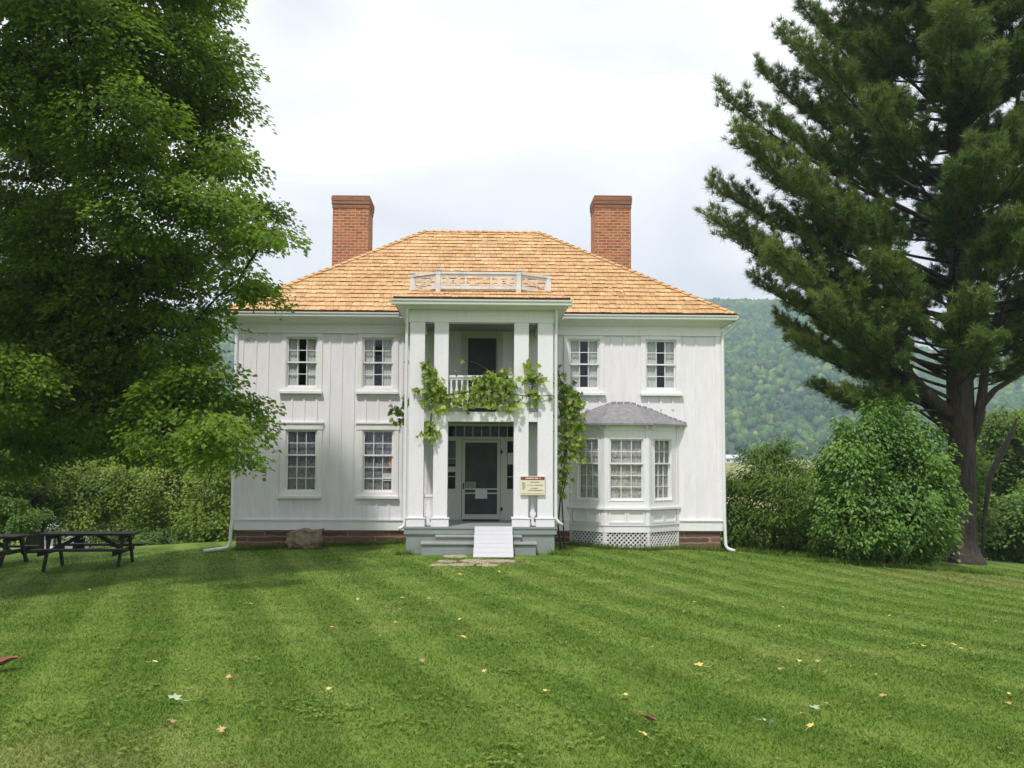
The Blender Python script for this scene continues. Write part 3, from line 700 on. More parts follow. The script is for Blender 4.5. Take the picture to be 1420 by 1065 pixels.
for sx in (-1, 1):
    gb = MB(); gb.prism(GP, -0.30, HD + .3, lambda p, q, a_: (sx * (HW + 0.302 + p), a_, zEave - 0.012 + q)); gb.build('gutter', M['gutter'], house)

# chimneys
def chimney(px0, px1, cpx0, cpx1):
    Y = YR - 0.55
    x0, x1 = AX(px0, Y, 320), AX(px1, Y, 320); c0, c1 = AX(cpx0, Y, 290), AX(cpx1, Y, 290)
    zt = AZ(271, Y, (px0 + px1) / 2); z1 = AZ(289, Y, (px0 + px1) / 2); zm_ = AZ(279, Y, (px0 + px1) / 2)
    cb_ = MB(); dp = 1.1
    cb_.box(x0, x1, Y, Y + dp, zEave + 0.4, z1)
    ch = cb_.build('chimney', M['brick'], house)
    k = MB(); st = (x0 - c0)
    for i, (za, zb) in enumerate(((z1, z1 + (zm_ - z1) * .55), (z1 + (zm_ - z1) * .55, zm_))):
        o_ = st * (i + 1) / 2.4; k.box(x0 - o_, x1 + o_, Y - o_, Y + dp + o_, za, zb)
    o_ = st; k.box(x0 - o_, x1 + o_, Y - o_, Y + dp + o_, zm_, zt - 0.04); k.box(x0 - o_ * .7, x1 + o_ * .7, Y - o_ * .7, Y + dp + o_ * .7, zt - 0.04, zt)
    k.build('chimney_cap', M['brick_cap'], ch, bevel=0.02)
    return ch
chimney(461, 511, 459.3, 512.7); chimney(825, 875, 823.3, 876.7)

# ---------------------------------------------------------------- porch
PY = -2.6                                    # front face of the columns
CD = 0.34
colx = [(AX(567, PY), AX(588, PY)), (AX(601, PY), AX(621, PY)), (AX(712.5, PY), AX(733, PY)), (AX(745.5, PY), AX(767, PY))]
zEn0 = AZ(447, PY); zBal0, zBal1 = AZ(584.5, PY), AZ(571, PY)
PX0, PX1 = colx[0][0], colx[3][1]
fd = MB(); fd.box(PX0 - .09, PX1 + .09, PY - 0.12, -0.03, DECK - 0.035, DECK)
fd.build('porch_floor', M['deck'], house)
pa = MB(); zA = AZ(741, PY - .08)
pa.box(PX0 - .08, PX1 + .08, PY - 0.10, PY - 0.06, zA, DECK - 0.035); pa.box(PX0 - .03, PX1 + .03, PY - 0.06, PY - 0.03, -0.3, zA)
for x in (PX0 - .03, PX1 - .01): pa.box(x, x + 0.04, PY - 0.03, -0.02, -0.4, DECK - 0.035)
pa.build('porch_skirt', M['deck'], house)
for i, (a, b_) in enumerate(colx):
    c_ = MB(); c_.box(a, b_, PY, PY + CD, DECK + 0.17, zEn0)
    col = c_.build('porch_column', M['column'], house, bevel=0.008)
    b2 = MB(); b2.box(a - .035, b_ + .035, PY - .035, PY + CD + .035, DECK + 0.001, DECK + 0.175); b2.box(a - .05, b_ + .05, PY - .05, PY + CD + .05, DECK + 0.175, DECK + 0.205)
    b2.build('column_base', M['column'], col, bevel=0.006)
# entablature ring
en = MB(); zEn1 = AZ(419, PY - .3) - 0.02
en.box(PX0 - .02, PX1 + .02, PY - .01, PY + .3, zEn0, zEn1)
for x0, x1 in ((PX0 - .02, PX0 + .28), (PX1 - .28, PX1 + .02)): en.box(x0, x1, PY + .3, -0.036, zEn0, zEn1)
en.build('porch_beam', M['trim'], house)
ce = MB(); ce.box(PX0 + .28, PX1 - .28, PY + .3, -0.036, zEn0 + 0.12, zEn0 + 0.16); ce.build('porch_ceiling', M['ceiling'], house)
# cornice of porch
zPE = AZ(415, PY - 0.36)
pc = MB(); e_ = 0.30
def pring(d, z): return [Vector((PX0 - d, -0.3, z)), Vector((PX0 - d, PY - d, z)), Vector((PX1 + d, PY - d, z)), Vector((PX1 + d, -0.3, z))]
q0, q1, q2 = pring(0.03, AZ(430, PY - .03)), pring(e_, zPE - 0.16), pring(e_, zPE - 0.005)
for i in range(3):
    pc.quad(q0[i], q0[i + 1], q1[i + 1], q1[i]); pc.quad(q1[i], q1[i + 1], q2[i + 1], q2[i])
pc.build('porch_soffit', M['trim'], house)
gb = MB(); gb.prism(GP, PX0 - e_ - .1, PX1 + e_ + .1, lambda p, q, a_: (a_, PY - e_ - .002 - p, zPE - 0.01 + q * 1.05)); 
gb.build('porch_gutter', M['gutter'], house)
# porch roof: low hip, shingled
pr = MB(); zb = zPE + 0.035; ex0, ex1, ey = PX0 - e_ - .06, PX1 + e_ + .06, PY - e_ - .05
zt = AZ(390, -1.35); ty = -1.35; tx = 0.92
Fa, Fb = (ex0, ey, zb), (ex1, ey, zb); Ta, Tb = (-tx, ty, zt), (tx, ty, zt)
roof_face(pr, Fa, Fb, Ta, Tb, 6, 0.02)
roof_face(pr, (ex0, 0.6, zb), Fa, (-tx, 0.6, zt), Ta, 6, 0.02); roof_face(pr, Fb, (ex1, 0.6, zb), Tb, (tx, 0.6, zt), 6, 0.02)
pr.box(-tx, tx, ty, 0.9, zt - 0.03, zt + 0.006)
proof = pr.build('porch_roof', [M['shingle'], M['shingle_end']], house)
pe = MB(); pe.add([(ex0, ey, zb - .012), (ex1, ey, zb - .012), (tx, ty, zt - .012), (-tx, ty, zt - .012), (ex0, .6, zb - .012), (-tx, .6, zt - .012), (ex1, .6, zb - .012), (tx, .6, zt - .012)], [(0, 1, 2, 3), (4, 0, 3, 5), (1, 6, 7, 2)])
pe.box(ex0, ex1, ey + .003, ey + .03, zb - 0.115, zb - 0.014); pe.box(ex0, ex0 + .03, ey + .03, -.36, zb - 0.11, zb - 0.014); pe.box(ex1 - .03, ex1, ey + .03, -.36, zb - 0.11, zb - 0.014)
pe.box(ex0 + .06, ex1 - .06, ey + .03, -.36, zb - 0.16, zb - 0.12)
pe.build('porch_roof_edge', M['fascia'], proof)

# roof balustrade
Yi, Yo = -2.42, -1.95
pi0, pi1 = at(607.5, 408, Yi), at(719, 408, Yi); po0, po1 = at(572, 404, Yo), at(760.5, 404, Yo)
rail = MB(); ztop = AZ(379, Yi); zlow = AZ(400, Yi)
def span(a, b_, name_parent, pat):
    r_ = MB(); a = Vector((a.x, a.y, 0)); b_ = Vector((b_.x, b_.y, 0)); Zv = Vector((0, 0, 1))
    d = (b_ - a); L = d.length; d.normalize(); a2 = a + d * .05; b2 = b_ - d * .05
    r_.bar(a2 + Zv * ztop, b2 + Zv * ztop, 0.085, 0.05); r_.bar(a2 + Zv * (ztop - .055), b2 + Zv * (ztop - .055), 0.04, 0.045); r_.bar(a2 + Zv * (zlow + .02), b2 + Zv * (zlow + .02), 0.055, 0.075)
    zt_, zb_ = ztop - 0.075, zlow + 0.055; w = 0.028
    n_ = len(pat)
    for i, k in enumerate(pat):
        p, q = a2 + (b2 - a2) * (i / n_), a2 + (b2 - a2) * ((i + 1) / n_)
        if i: r_.bar(p + Zv * zb_, p + Zv * zt_, 0.055, 0.04, up=d)
        else: r_.bar(p + d * .03 + Zv * zb_, p + d * .03 + Zv * zt_, 0.045, 0.03, up=d)
        if i == n_ - 1: r_.bar(q - d * .03 + Zv * zb_, q - d * .03 + Zv * zt_, 0.045, 0.03, up=d)
        m_ = (p + q) / 2; zc = (zt_ + zb_) / 2; h = (zt_ - zb_) / 2; w2 = (q - p).length / 2
        if k == 'x':
            # two bowed strips crossing
            for sgn in (1, -1):
                pts = []
                for s2 in np.linspace(-1, 1, 7): pts.append(m_ + d * (w2 * s2 * .96) + Zv * (zc + sgn * h * .85 * math.sin(s2 * 1.5)))
                for s2 in range(6): r_.bar(pts[s2], pts[s2 + 1], 0.025, 0.03)
            r_.bar(m_ - d * w2 * .5 + Zv * zc, m_ + d * w2 * .5 + Zv * zc, 0.02, 0.026)
        else:
            r_.bar(p + Zv * zb_, q + Zv * zt_, 0.025, 0.03)
    return r_
bal = None
for i, (p, h0) in enumerate(((po0, 0), (pi0, 0), (pi1, 0), (po1, 0))):
    pb_ = MB(); w = 0.055
    Yp = p.y; zb_ = p.z; zt_ = ztop + 0.055
    pb_.box(p.x - w, p.x + w, Yp - w, Yp + w, zb_ - 0.06, zt_); pb_.box(p.x - w - .02, p.x + w + .02, Yp - w - .02, Yp + w + .02, zt_, zt_ + .025)
    pb_.box(p.x - w - .008, p.x + w + .008, Yp - w - .008, Yp + w + .008, zt_ - 0.09, zt_ - 0.07)
    if bal is None:
        bal = span(pi0, pi1, None, 'x/x').build('roof_balustrade', M['weathered'], house)
        span(po0, pi0, None, 'x').build('rail_panel', M['weathered'], bal); span(pi1, po1, None, 'x').build('rail_panel', M['weathered'], bal)
    pb_.build('rail_post', M['weathered'], bal)

# balcony
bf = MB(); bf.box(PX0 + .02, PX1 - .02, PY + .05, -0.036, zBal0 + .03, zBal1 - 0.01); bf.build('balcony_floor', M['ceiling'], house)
bb = MB()
for a, b_ in ((colx[0][1], colx[1][0]), (colx[1][1], colx[2][0]), (colx[2][1], colx[3][0])): bb.box(a, b_, PY + .02, PY + .10, zBal0, zBal1)
bb.build('balcony_beam', M['trim'], house)
zRt, zRb = AZ(520, PY), AZ(563.5, PY)
def baluster_profile(z0, z1, w):
    H = z1 - z0
    pts = [(0, .5), (.06, .5), (.1, .32), (.22, .45), (.36, 1.0), (.44, .95), (.5, .55), (.54, .5), (.6, .75), (.66, .5), (.8, .34), (.9, .42), (.94, .5), (1, .5)]
    L_ = [(-w * b_, z0 + H * a) for a, b_ in pts]; return [(w * b_, z0 + H * a) for a, b_ in pts] + L_[::-1]
def baluster(x, y, z0, z1, w, parent):
    m_ = MB(); m_.prism(baluster_profile(z0, z1, w), y - .014, y + .014, lambda p, q, a_: (x + p, a_, q)); return m_.build('baluster', M['trim'], parent)
def rail_run(x0, x1, y, zt_, zb_, nb, name, w=0.045):
    r_ = MB(); r_.box(x0, x1, y - .045, y + .045, zt_ - .05, zt_); r_.box(x0, x1, y - .025, y + .025, zt_ - .10, zt_ - .05); r_.box(x0, x1, y - .03, y + .03, zb_ - .03, zb_ + .04)
    o = r_.build(name, M['trim'], house)
    for i in range(nb):
        x = x0 + (x1 - x0) * (i + .5) / nb; baluster(x, y, zb_ + .04, zt_ - .10, w, o)
    return o
yr = PY + .15
rail_run(colx[1][1], colx[2][0], yr, zRt, zRb, 12, 'balcony_railing'); rail_run(colx[0][1], colx[1][0], yr, zRt, zRb, 1, 'balcony_railing'); rail_run(colx[2][1], colx[3][0], yr, zRt, zRb, 1, 'balcony_railing')
for sx in (PX0 + .12, PX1 - .12):
    r_ = MB(); r_.box(sx - .04, sx + .04, PY + CD, -.036, zRt - .05, zRt); r_.box(sx - .03, sx + .03, PY + CD, -.036, zRb - .03, zRb + .04)
    for k in range(9):
        y = PY + CD + .12 + k * .235; r_.box(sx - .015, sx + .015, y - .03, y + .03, zRb + .04, zRt - .05)
    r_.build('balcony_railing', M['trim'], house)
# low rails between paired columns
zl = AZ(686.5, PY)
rail_run(colx[0][1] + .0, colx[1][0] - .0, yr, zl, DECK + .05, 1, 'porch_railing', 0.075); rail_run(colx[2][1], colx[3][0], yr, zl, DECK + .05, 1, 'porch_railing', 0.075)

# steps
def step(px0, px1, py0, py1, Yf, Yb):
    x0, x1 = AX(px0, Yf, py0), AX(px1, Yf, py0); z1 = AZ(py0, Yf)
    s_ = MB(); s_.box(x0 + .03, x1 - .03, Yf + .04, Yb, -0.25, z1 - 0.045)
    o = s_.build('step', M['deck'], house)
    t_ = MB(); t_.box(x0, x1, Yf, Yb, z1 - 0.042, z1); t_.build('tread', M['tread'], o, bevel=0.01)
step(603, 724, 743, 753, -2.98, PY - .065); step(582.5, 745, 753, 764, -3.28, PY - .066)

# entry: door surround, transom, sidelights, screen door
def at0(px, py): p = at(px, py, 0.0); return p.x, p.z
N0 = -0.03
ent = MB(); zT0, zT1 = AZ(605.5), AZ(591)
sl_l = (AX(620), AX(632)); sl_r = (AX(703.5), AX(715.5)); dr = (AX(640.5), AX(694.5))
zS0, zS1 = AZ(678), AZ(611.5); zD1 = AZ(609.5)
# solid framing boards
ent.fbox(FR, ENT[0], sl_l[0], -.1, -.01, DECK, ENT[3]); ent.fbox(FR, sl_r[1], ENT[1], -.1, -.01, DECK, ENT[3])
ent.fbox(FR, sl_l[0], sl_r[1], -.1, -.01, zT1, ENT[3]); ent.fbox(FR, sl_l[0], sl_r[1], -.1, -.005, zD1, zT0)
for a, b_ in ((sl_l[1], dr[0]), (dr[1], sl_r[0])): ent.fbox(FR, a, b_, -.1, -.01, DECK, zD1)
for a, b_ in (sl_l, sl_r): ent.fbox(FR, a, b_, -.1, -.02, DECK, zS0); ent.fbox(FR, a, b_, -.1, -.02, zS1, zD1)
ent.fbox(FR, ENT[0] - .1, ENT[0], 0, .03, DECK, ENT[3] + .1); ent.fbox(FR, ENT[1], ENT[1] + .1, 0, .03, DECK, ENT[3] + .1); ent.fbox(FR, ENT[0], ENT[1], 0, .03, ENT[3], ENT[3] + .1)
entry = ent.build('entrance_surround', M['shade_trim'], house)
tm = MB(); k = 8; w_ = sl_r[1] - sl_l[0]
for i in range(1, k): xx = sl_l[0] + w_ * i / k; tm.fbox(FR, xx - .011, xx + .011, -.07, -.03, zT0, zT1)
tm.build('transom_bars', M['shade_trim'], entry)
gp = MB()
def sheet(mb, a, b_, n, z0, z1): mb.quad(Vector((a, -n, z0)), Vector((b_, -n, z0)), Vector((b_, -n, z1)), Vector((a, -n, z1)))
sheet(gp, sl_l[0], sl_r[1], -.082, zT0, zT1)
for a, b_ in (sl_l, sl_r): sheet(gp, a, b_, -.082, zS0, zS1)
gp.build('pane', M['glass_dim'], entry)
dk = MB(); dk.fbox(FR, sl_l[0], sl_r[1], -.15, -.13, zS0 - .2, zT1 + .01); dk.build('dark_room_sheet', M['dark_room'], entry)  # dark sheet behind the panes stands in for the unlit room
sbm = MB()
for a, b_ in (sl_l, sl_r):
    for pyy in (636, 661): zz = AZ(pyy); sbm.fbox(FR, a, b_, -.07, -.03, zz - .011, zz + .011)
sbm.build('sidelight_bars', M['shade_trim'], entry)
lk = MB(); a, b_ = sl_l; lk.fbox(FR, a + .01, b_ - .01, -.128, -.126, AZ(644), AZ(613)); lk.build('sidelight_blind', M['paper_grey'], entry)
sd = MB(); zB = AZ(720); st = 0.075
d0, d1 = dr[0] + .01, dr[1] - .01; zM0, zM1 = AZ(684.5), AZ(677.5)
sd.fbox(FR, d0, d0 + st, -.06, -.015, zB, zD1 - .01); sd.fbox(FR, d1 - st, d1, -.06, -.015, zB, zD1 - .01)
sd.fbox(FR, d0 + st, d1 - st, -.06, -.015, zB, zB + .12); sd.fbox(FR, d0 + st, d1 - st, -.06, -.015, zD1 - .075, zD1 - .01)
sd.fbox(FR, d0 + st, d1 - st, -.06, -.015, zM1 - .03, zM1 + .005); sd.fbox(FR, d0 + st, d1 - st, -.06, -.015, zM0 - .01, zM0 + .025)
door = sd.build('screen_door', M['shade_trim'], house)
sc2 = MB(); sc2.fbox(FR, d0 + st, d1 - st, -.05, -.04, zB + .12, zD1 - .075); sc2.build('screen', M['screen'], door)
hb = MB(); x, z = at0(642.5, 674); hb.fbox(FR, x - .012, x + .016, -.015, .03, z - .075, z + .075); hb.build('handle', M['iron'], door)
for py in (626.5, 706):
    h_ = MB(); x, z = at0(695.5, py); h_.fbox(FR, x - .022, x + .022, -.015, .012, z - .045, z + .045); h_.build('hinge', M['iron'], door)
th = MB(); th.fbox(FR, dr[0] - .06, dr[1] + .06, -.1, .16, DECK + .001, zB - .015); th.build('threshold', M['tread'], house)
# upper door
ub = MB(); u0, u1, uz0, uz1 = UDR
ub.fbox(FR, u0 - .13, u0, 0, .035, zBal1, uz1); ub.fbox(FR, u1, u1 + .13, 0, .035, zBal1, uz1); ub.fbox(FR, u0 - .13, u1 + .13, 0, .035, uz1, uz1 + .13)
ub.fbox(FR, u0, u0 + .04, -.1, -.02, zBal1, uz1); ub.fbox(FR, u1 - .04, u1, -.1, -.02, zBal1, uz1); ub.fbox(FR, u0 + .04, u1 - .04, -.1, -.02, uz1 - .05, uz1)
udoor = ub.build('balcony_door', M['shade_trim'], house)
sc3 = MB(); sc3.fbox(FR, u0 + .04, u1 - .04, -.06, -.05, zBal1, uz1 - .05); sc3.build('screen', M['screen'], udoor)

# downspouts
def pipe(pts, r=0.042):
    q = []
    for i in range(len(pts) - 1):
        a, b_ = Vector(pts[i]), Vector(pts[i + 1]); L = (b_ - a).length; e = min(.04, L * .3)
        q += [a.lerp(b_, e / L), a.lerp(b_, 1 - e / L)] if 0 < i < len(pts) - 2 else ([a, a.lerp(b_, 1 - e / L)] if i == 0 else [a.lerp(b_, e / L), b_])
    m_ = MB(); m_.tube(q, r, 12); o = m_.build('downspout', M['gutter'], house, smooth=True); return o
xl = -HW - .055
pl = at(331, 742, -.06)
zg = float(gz(-6.4, -.1)) + .06
pipe([(-HW - .33, -.22, zEave - .12), (-HW - .33, -.20, zEave - .30), (xl, -.06, zFr0 - .06), (xl, -.06, zFr0 - .2), (xl, -.06, zSk1), (xl - .02, -.08, zSk0), (xl - .03, -.08, zg + .12), (xl - .10, -.10, zg + .03), (xl - .65, -.18, zg - .04)])
zg = float(gz(6.3, -.1)) + .05
pipe([(HW + .33, -.22, zEave - .12), (HW + .33, -.2, zEave - .24), (HW + .055, -.06, zFr0 + .02), (HW + .055, -.06, zFr0 - .15), (HW + .06, -.06, 0.6), (HW + .075, -.07, zg + .1), (HW + .14, -.09, zg + .02), (HW + .30, -.12, zg - .02)])
x = PX0 - .075; 
pipe([(x, PY - .2, zPE - .13), (x, PY - .05, AZ(440, PY)), (x, PY + .02, AZ(455, PY)), (x, PY + .02, AZ(727, PY)), (x - .05, PY + .02, AZ(732, PY)), (x - .14, PY + .02, AZ(734, PY))], .036)
x = PX1 + .065
pipe([(x, PY - .2, zPE - .13), (x, PY - .05, AZ(440, PY)), (x, PY + .02, AZ(455, PY)), (x, PY + .02, AZ(715, PY)), (x + .02, PY + .02, AZ(722, PY)), (x + .16, PY + .02, AZ(728, PY))], .036)

# ---------------------------------------------------------------- bay window
byY = -0.75
bx = [AX(790, 0, 700), AX(838, byY, 700), AX(900, byY, 700), AX(941, 0, 700)]
BP = [Vector((bx[0], 0, 0)), Vector((bx[1], byY, 0)), Vector((bx[2], byY, 0)), Vector((bx[3], 0, 0))]
zb0, zb1 = AZ(694.5, byY), AZ(606.5, byY); zbm = AZ(642, byY)
zEv = AZ(587.5, byY - .2); zBs = AZ(703.5, byY); zPn0 = AZ(727, byY); zTr0 = AZ(733, byY); zLa0 = AZ(757, byY) - .05
bayw = MB(); bay_faces = []
for i in range(3):
    p, q = BP[i], BP[i + 1]; d = (q - p); L = d.length; d.normalize(); n_ = Vector((d.y, -d.x, 0))
    bay_faces.append(((p.copy(), d, n_), L))
wpx = [None, (845.5, 890), None]
bay_win = []
for i, (fr, L) in enumerate(bay_faces):
    w = [0.70, AX(892, byY) - AX(843, byY), 0.70][i]; uc = L / 2 + [0.03, 0.0, -0.03][i]
    bay_win.append((fr, uc, w))
    wall_holes(bayw, fr, 0, L, zBs, zEv + .02, [(uc - w / 2, uc + w / 2, zb0, zb1)], -.12, 0)
    bayw.fbox(fr, 0, L, -.12, -.01, zPn0, zBs - .001)
    # corner boards
    for a, b_ in ((0.0, 0.075), (L - .075, L)): bayw.fbox(fr, a, b_, 0, .016, zPn0 + .002, zEv - .14)
    bayw.fbox(fr, 0, L, 0, .02, zEv - .14, zEv - .01)
    bayw.fbox(fr, -.01, L + .01, 0, .03, zb1 + .0, zb1 + .035) if False else None
bay = bayw.build('bay_window', M['trim'], house)
for i, (fr, L) in enumerate(bay_faces):
    f2 = MB(); f2.fbox(fr, -.02, L + .02, 0, .06, zBs - .05, zBs); f2.fbox(fr, -.01, L + .01, 0, .035, zPn0 - .03, zPn0 + .0); f2.fbox(fr, -.005, L + .005, -.06, .015, zTr0 - .09, zPn0 - .03)
    f2.build('bay_moulding', M['trim'], bay)
    pn = MB()
    n2 = 2
    for k in range(n2):
        a, b_ = .1 + (L - .2) * k / n2 + .012, .1 + (L - .2) * (k + 1) / n2 - .012; z0_, z1_ = zPn0 + .03, zBs - .08
        for (aa, bb_, cc, dd_) in ((a, b_, z0_, z0_ + .04), (a, b_, z1_ - .04, z1_), (a, a + .04, z0_ + .04, z1_ - .04), (b_ - .04, b_, z0_ + .04, z1_ - .04)): pn.fbox(fr, aa, bb_, -.01, .014, cc, dd_)
    pn.build('bay_panel', M['trim'], bay)
    # lattice
    lt = MB(); za, zb_ = zLa0, zTr0 - .09; H = zb_ - za
    lt.fbox(fr, 0.0, .05, -.05, .006, za - .2, zb_); lt.fbox(fr, L - .05, L, -.05, .006, za - .2, zb_); lt.fbox(fr, .05, L - .05, -.05, .004, za - .05, za + .03)
    O, uu_, nn_ = fr; sp = 0.112
    for sg, off in ((1, -.012), (-1, -.022)):
        s0 = -H
        while s0 < L + H:
            pa_, pb2 = (s0, za), (s0 + H, zb_)
            if sg < 0: pa_, pb2 = (s0 + H, za), (s0, zb_)
            # clip to panel
            lo, hi = .05, L - .05
            def clip(p_, q_):
                (x0, z0_), (x1, z1_) = p_, q_
                t0, t1 = 0, 1; dx = x1 - x0
                for bd, sgn in ((lo, 1), (hi, -1)):
                    f0 = (x0 - bd) * sgn; f1 = (x1 - bd) * sgn
                    if f0 < 0 and f1 < 0: return None
                    if f0 < 0: t0 = max(t0, f0 / (f0 - f1))
                    elif f1 < 0: t1 = min(t1, f0 / (f0 - f1))
                if t1 - t0 < .05: return None
                return (x0 + dx * t0, z0_ + (z1_ - z0_) * t0), (x0 + dx * t1, z0_ + (z1_ - z0_) * t1)
            r_ = clip(pa_, pb2)
            if r_:
                P3 = [O + uu_ * x + nn_ * off + Vector((0, 0, z)) for x, z in r_]
                lt.bar(P3[0], P3[1], 0.009, 0.032, up=Vector((0, 0, 1)))
            s0 += sp
    lt.build('lattice', M['weathered'], bay)
    dkb = MB(); dkb.fbox(fr, .02, L - .02, -.2, -.18, za - .2, zb_); dkb.build('lattice_shade_sheet', M['dark_room'], bay)  # dark sheet stands in for the shade under the bay
# bay roof
def off(d): # offset eave polygon
    return [Vector((bx[0] - d * 1.15, 0, 0)), Vector((bx[1] - d * .42, byY - d, 0)), Vector((bx[2] + d * .42, byY - d, 0)), Vector((bx[3] + d * 1.15, 0, 0))]
E = off(.2); zt_ = AZ(559.5, -.03, 863); Zv = Vector((0, 0, 1))
T = [Vector((AX(846, 0, 560), -.004, zt_)), Vector((AX(875, 0, 560), -.004, zt_))]
brf = MB(); Ez = [p + Zv * (zEv + .03) for p in E]
# slightly concave roof: intermediate ring
def lerp(a, b_, t): return a + (b_ - a) * t
Mi = [lerp(Ez[0], T[0], .5), lerp(Ez[1], T[0], .5), lerp(Ez[2], T[1], .5), lerp(Ez[3], T[1], .5)]
for p in Mi: p.z += .03
brf.quad(Ez[0], Ez[1], Mi[1], Mi[0]); brf.quad(Ez[1], Ez[2], Mi[2], Mi[1]); brf.quad(Ez[2], Ez[3], Mi[3], Mi[2])
brf.add([Mi[0], Mi[1], T[0]], [(0, 1, 2)]); brf.quad(Mi[1], Mi[2], T[1], T[0]); brf.add([Mi[2], Mi[3], T[1]], [(0, 1, 2)])
for i in range(3): brf.quad(E[i] + Zv * (zEv - .01), E[i + 1] + Zv * (zEv - .01), Ez[i + 1], Ez[i])
broof = brf.build('bay_roof', M['metal_roof'], bay)
fls = MB()
def flash(p, q, k):
    for i in range(k):
        a, b_ = lerp(p, q, i / k), lerp(p, q, (i + .85) / k); h = random.uniform(.025, .06)
        fls.quad(Vector((a.x, -.026, a.z - .02)), Vector((b_.x, -.026, b_.z - .02)), Vector((b_.x, -.024, b_.z + h)), Vector((a.x, -.024, a.z + h * random.uniform(.4, 1))))
flash(Ez[0], Mi[0], 5); flash(Mi[0], T[0], 4); flash(T[0], T[1], 3); flash(T[1], Mi[3], 5); flash(Mi[3], Ez[3], 6)
fls.build('flashing', M['metal_roof'], broof)
bs = MB(); bs.add([p + Zv * (zEv - .012) for p in E], [(3, 2, 1, 0)]); bs.build('bay_soffit', M['trim'], bay)
for (fr, L) in bay_faces:
    for u_ in (.06, L - .06):
        bk = MB(); bk.fbox(fr, u_ - .018, u_ + .018, .02, .15, zEv - .055, zEv - .014); bk.fbox(fr, u_ - .018, u_ + .018, .02, .075, zEv - .11, zEv - .055); bk.build('bracket', M['trim'], bay)
for fr, uc, w in bay_win: window(fr, uc, w, zb0, zb1, zbm, 2, 3, 'flat', 'lace', house, 0.05, True if False else False, 'lace_pale')

# ================================================================== small things by the house
def gzf(x, y): return float(gz(x, y))
rp = MB(); rx0, rx1 = AX(658, -3.4, 750), AX(711, -3.0, 735)
ra, rb_ = Vector(((rx0 + rx1) / 2, PY - .14, DECK + .022)), Vector(((rx0 + rx1) / 2 - .02, -4.12, gzf(.3, -4.12) + .03))
d = (rb_ - ra); L = d.length; d.normalize(); sd_ = Vector((1, 0, 0)); up = sd_.cross(d).normalized()
if up.z < 0: up = -up
k = 7
for i in range(k):
    c_ = ra + d * (L * (i + .5) / k); rp.obox(c_ - up * .012, sd_ * ((rx1 - rx0) / 2 + random.uniform(-.004, .004)), d * (L / k / 2 - .003), up * .012)
for sx in (-1, 1): rp.obox((ra + rb_) / 2 + sd_ * sx * ((rx1 - rx0) / 2 - .04) - up * .06, sd_ * .022, d * (L / 2 - .03), up * .034)
tag(rp.build('ramp', M['ramp'], None, origin=(rx0, -3.4, 0)), 'white painted plank ramp laid over the grey porch steps', 'ramp')
mm = MB(); x0, x1 = AX(641, -.45, 727), AX(692, -.45, 727); mm.box(x0, x1, -.72, -.22, DECK + .002, DECK + .02); tag(mm.build('door_mat', M['mat'], None, bevel=.006, origin=((x0 + x1) / 2, -.45, DECK)), 'black rubber mat on the porch floor before the screen door', 'mat')
# sign
sg = thing('sign', 'cream notice board with a maroon header fixed across two right porch columns', 'sign', (AX(738, PY - .05), PY - .01, AZ(686, PY)))
x0, z1 = at(721.5, 660, PY - .05).x, AZ(660, PY - .05); x1, z0 = at(756, 660, PY - .05).x, AZ(686.5, PY - .05)
bm_ = MB(); bm_.box(x0, x1, PY - .055, PY - .018, z0, z1); bm_.build('board', M['cream'], sg, bevel=.004)
hm = MB(); zh = z1 - (z1 - z0) * .2; hm.box(x0 + .012, x1 - .012, PY - .058, PY - .054, zh, z1 - .012); hm.build('header', M['maroon'], sg)
tx_ = MB(); hx_ = MB()
def words(mb, xa, xb, zc, h, fill):
    x = xa
    while x < xb - .01:
        w = random.uniform(.012, .03)
        if random.random() < fill: mb.box(x, min(x + w * .8, xb), PY - .0605, PY - .0575, zc - h / 2, zc + h / 2)
        x += w
words(hx_, x0 + .12, x1 - .1, (zh + z1 - .012) / 2, .028, .95); hx_.build('header_lettering', M['cream'], sg)
w = x1 - x0; hh = zh - z0
for zc, a, b_, h in ((.86, .40, .80, .022), (.66, .30, .92, .022), (.46, .42, .72, .020), (.32, .34, .92, .024), (.10, .05, .95, .012)):
    words(tx_, x0 + w * a, x0 + w * b_, z0 + hh * zc, h * .7, .9)
for i in range(9): tx_.box(x0 + w * .05 + random.uniform(0, .03), x0 + w * .22 - random.uniform(0, .03), PY - .0585, PY - .0548, z0 + hh * (.38 + i * .055), z0 + hh * (.40 + i * .055))
tx_.build('lettering', M['brown_ink'], sg)
# notices
def notice(px0, px1, py0, py1, n, mat, label, name='notice', tilt=0.0):
    a = at(px0, py0, -n); b_ = at(px1, py1, -n); m_ = MB()
    m_.fbox(FR, a.x, b_.x, n, n + .006, b_.z, a.z); m_.quad(Vector((a.x + .02, -n - .0075, a.z - .03)), Vector((b_.x - .02, -n - .0075, a.z - .03)), Vector((b_.x - .02, -n - .0075, a.z - .04)), Vector((a.x + .02, -n - .0075, a.z - .04))) if False else None
    o = m_.build(name, mat, None, origin=((a.x + b_.x) / 2, -n, b_.z)); return tag(o, label, 'notice')
notice(659, 675.5, 678.5, 691.5, 0.004, M['paper'], 'pale rounded notice hung on the middle rail of the screen door')
notice(645.5, 660, 668, 677.2, -0.036, M['paper_grey'], 'grey paper behind lower left of the screen door mesh')
notice(620.5, 632, 647, 654.5, -0.074, M['paper'], 'small white card in the left sidelight of the front door', 'window_card')
notice(704, 712.5, 628, 644, -0.074, M['paper'], 'tall white sheet in the right sidelight of the front door', 'window_sheet')
notice(530.5, 544, 656.5, 667, -0.10, M['paper'], 'white card inside lower window beside the porch', 'window_card')
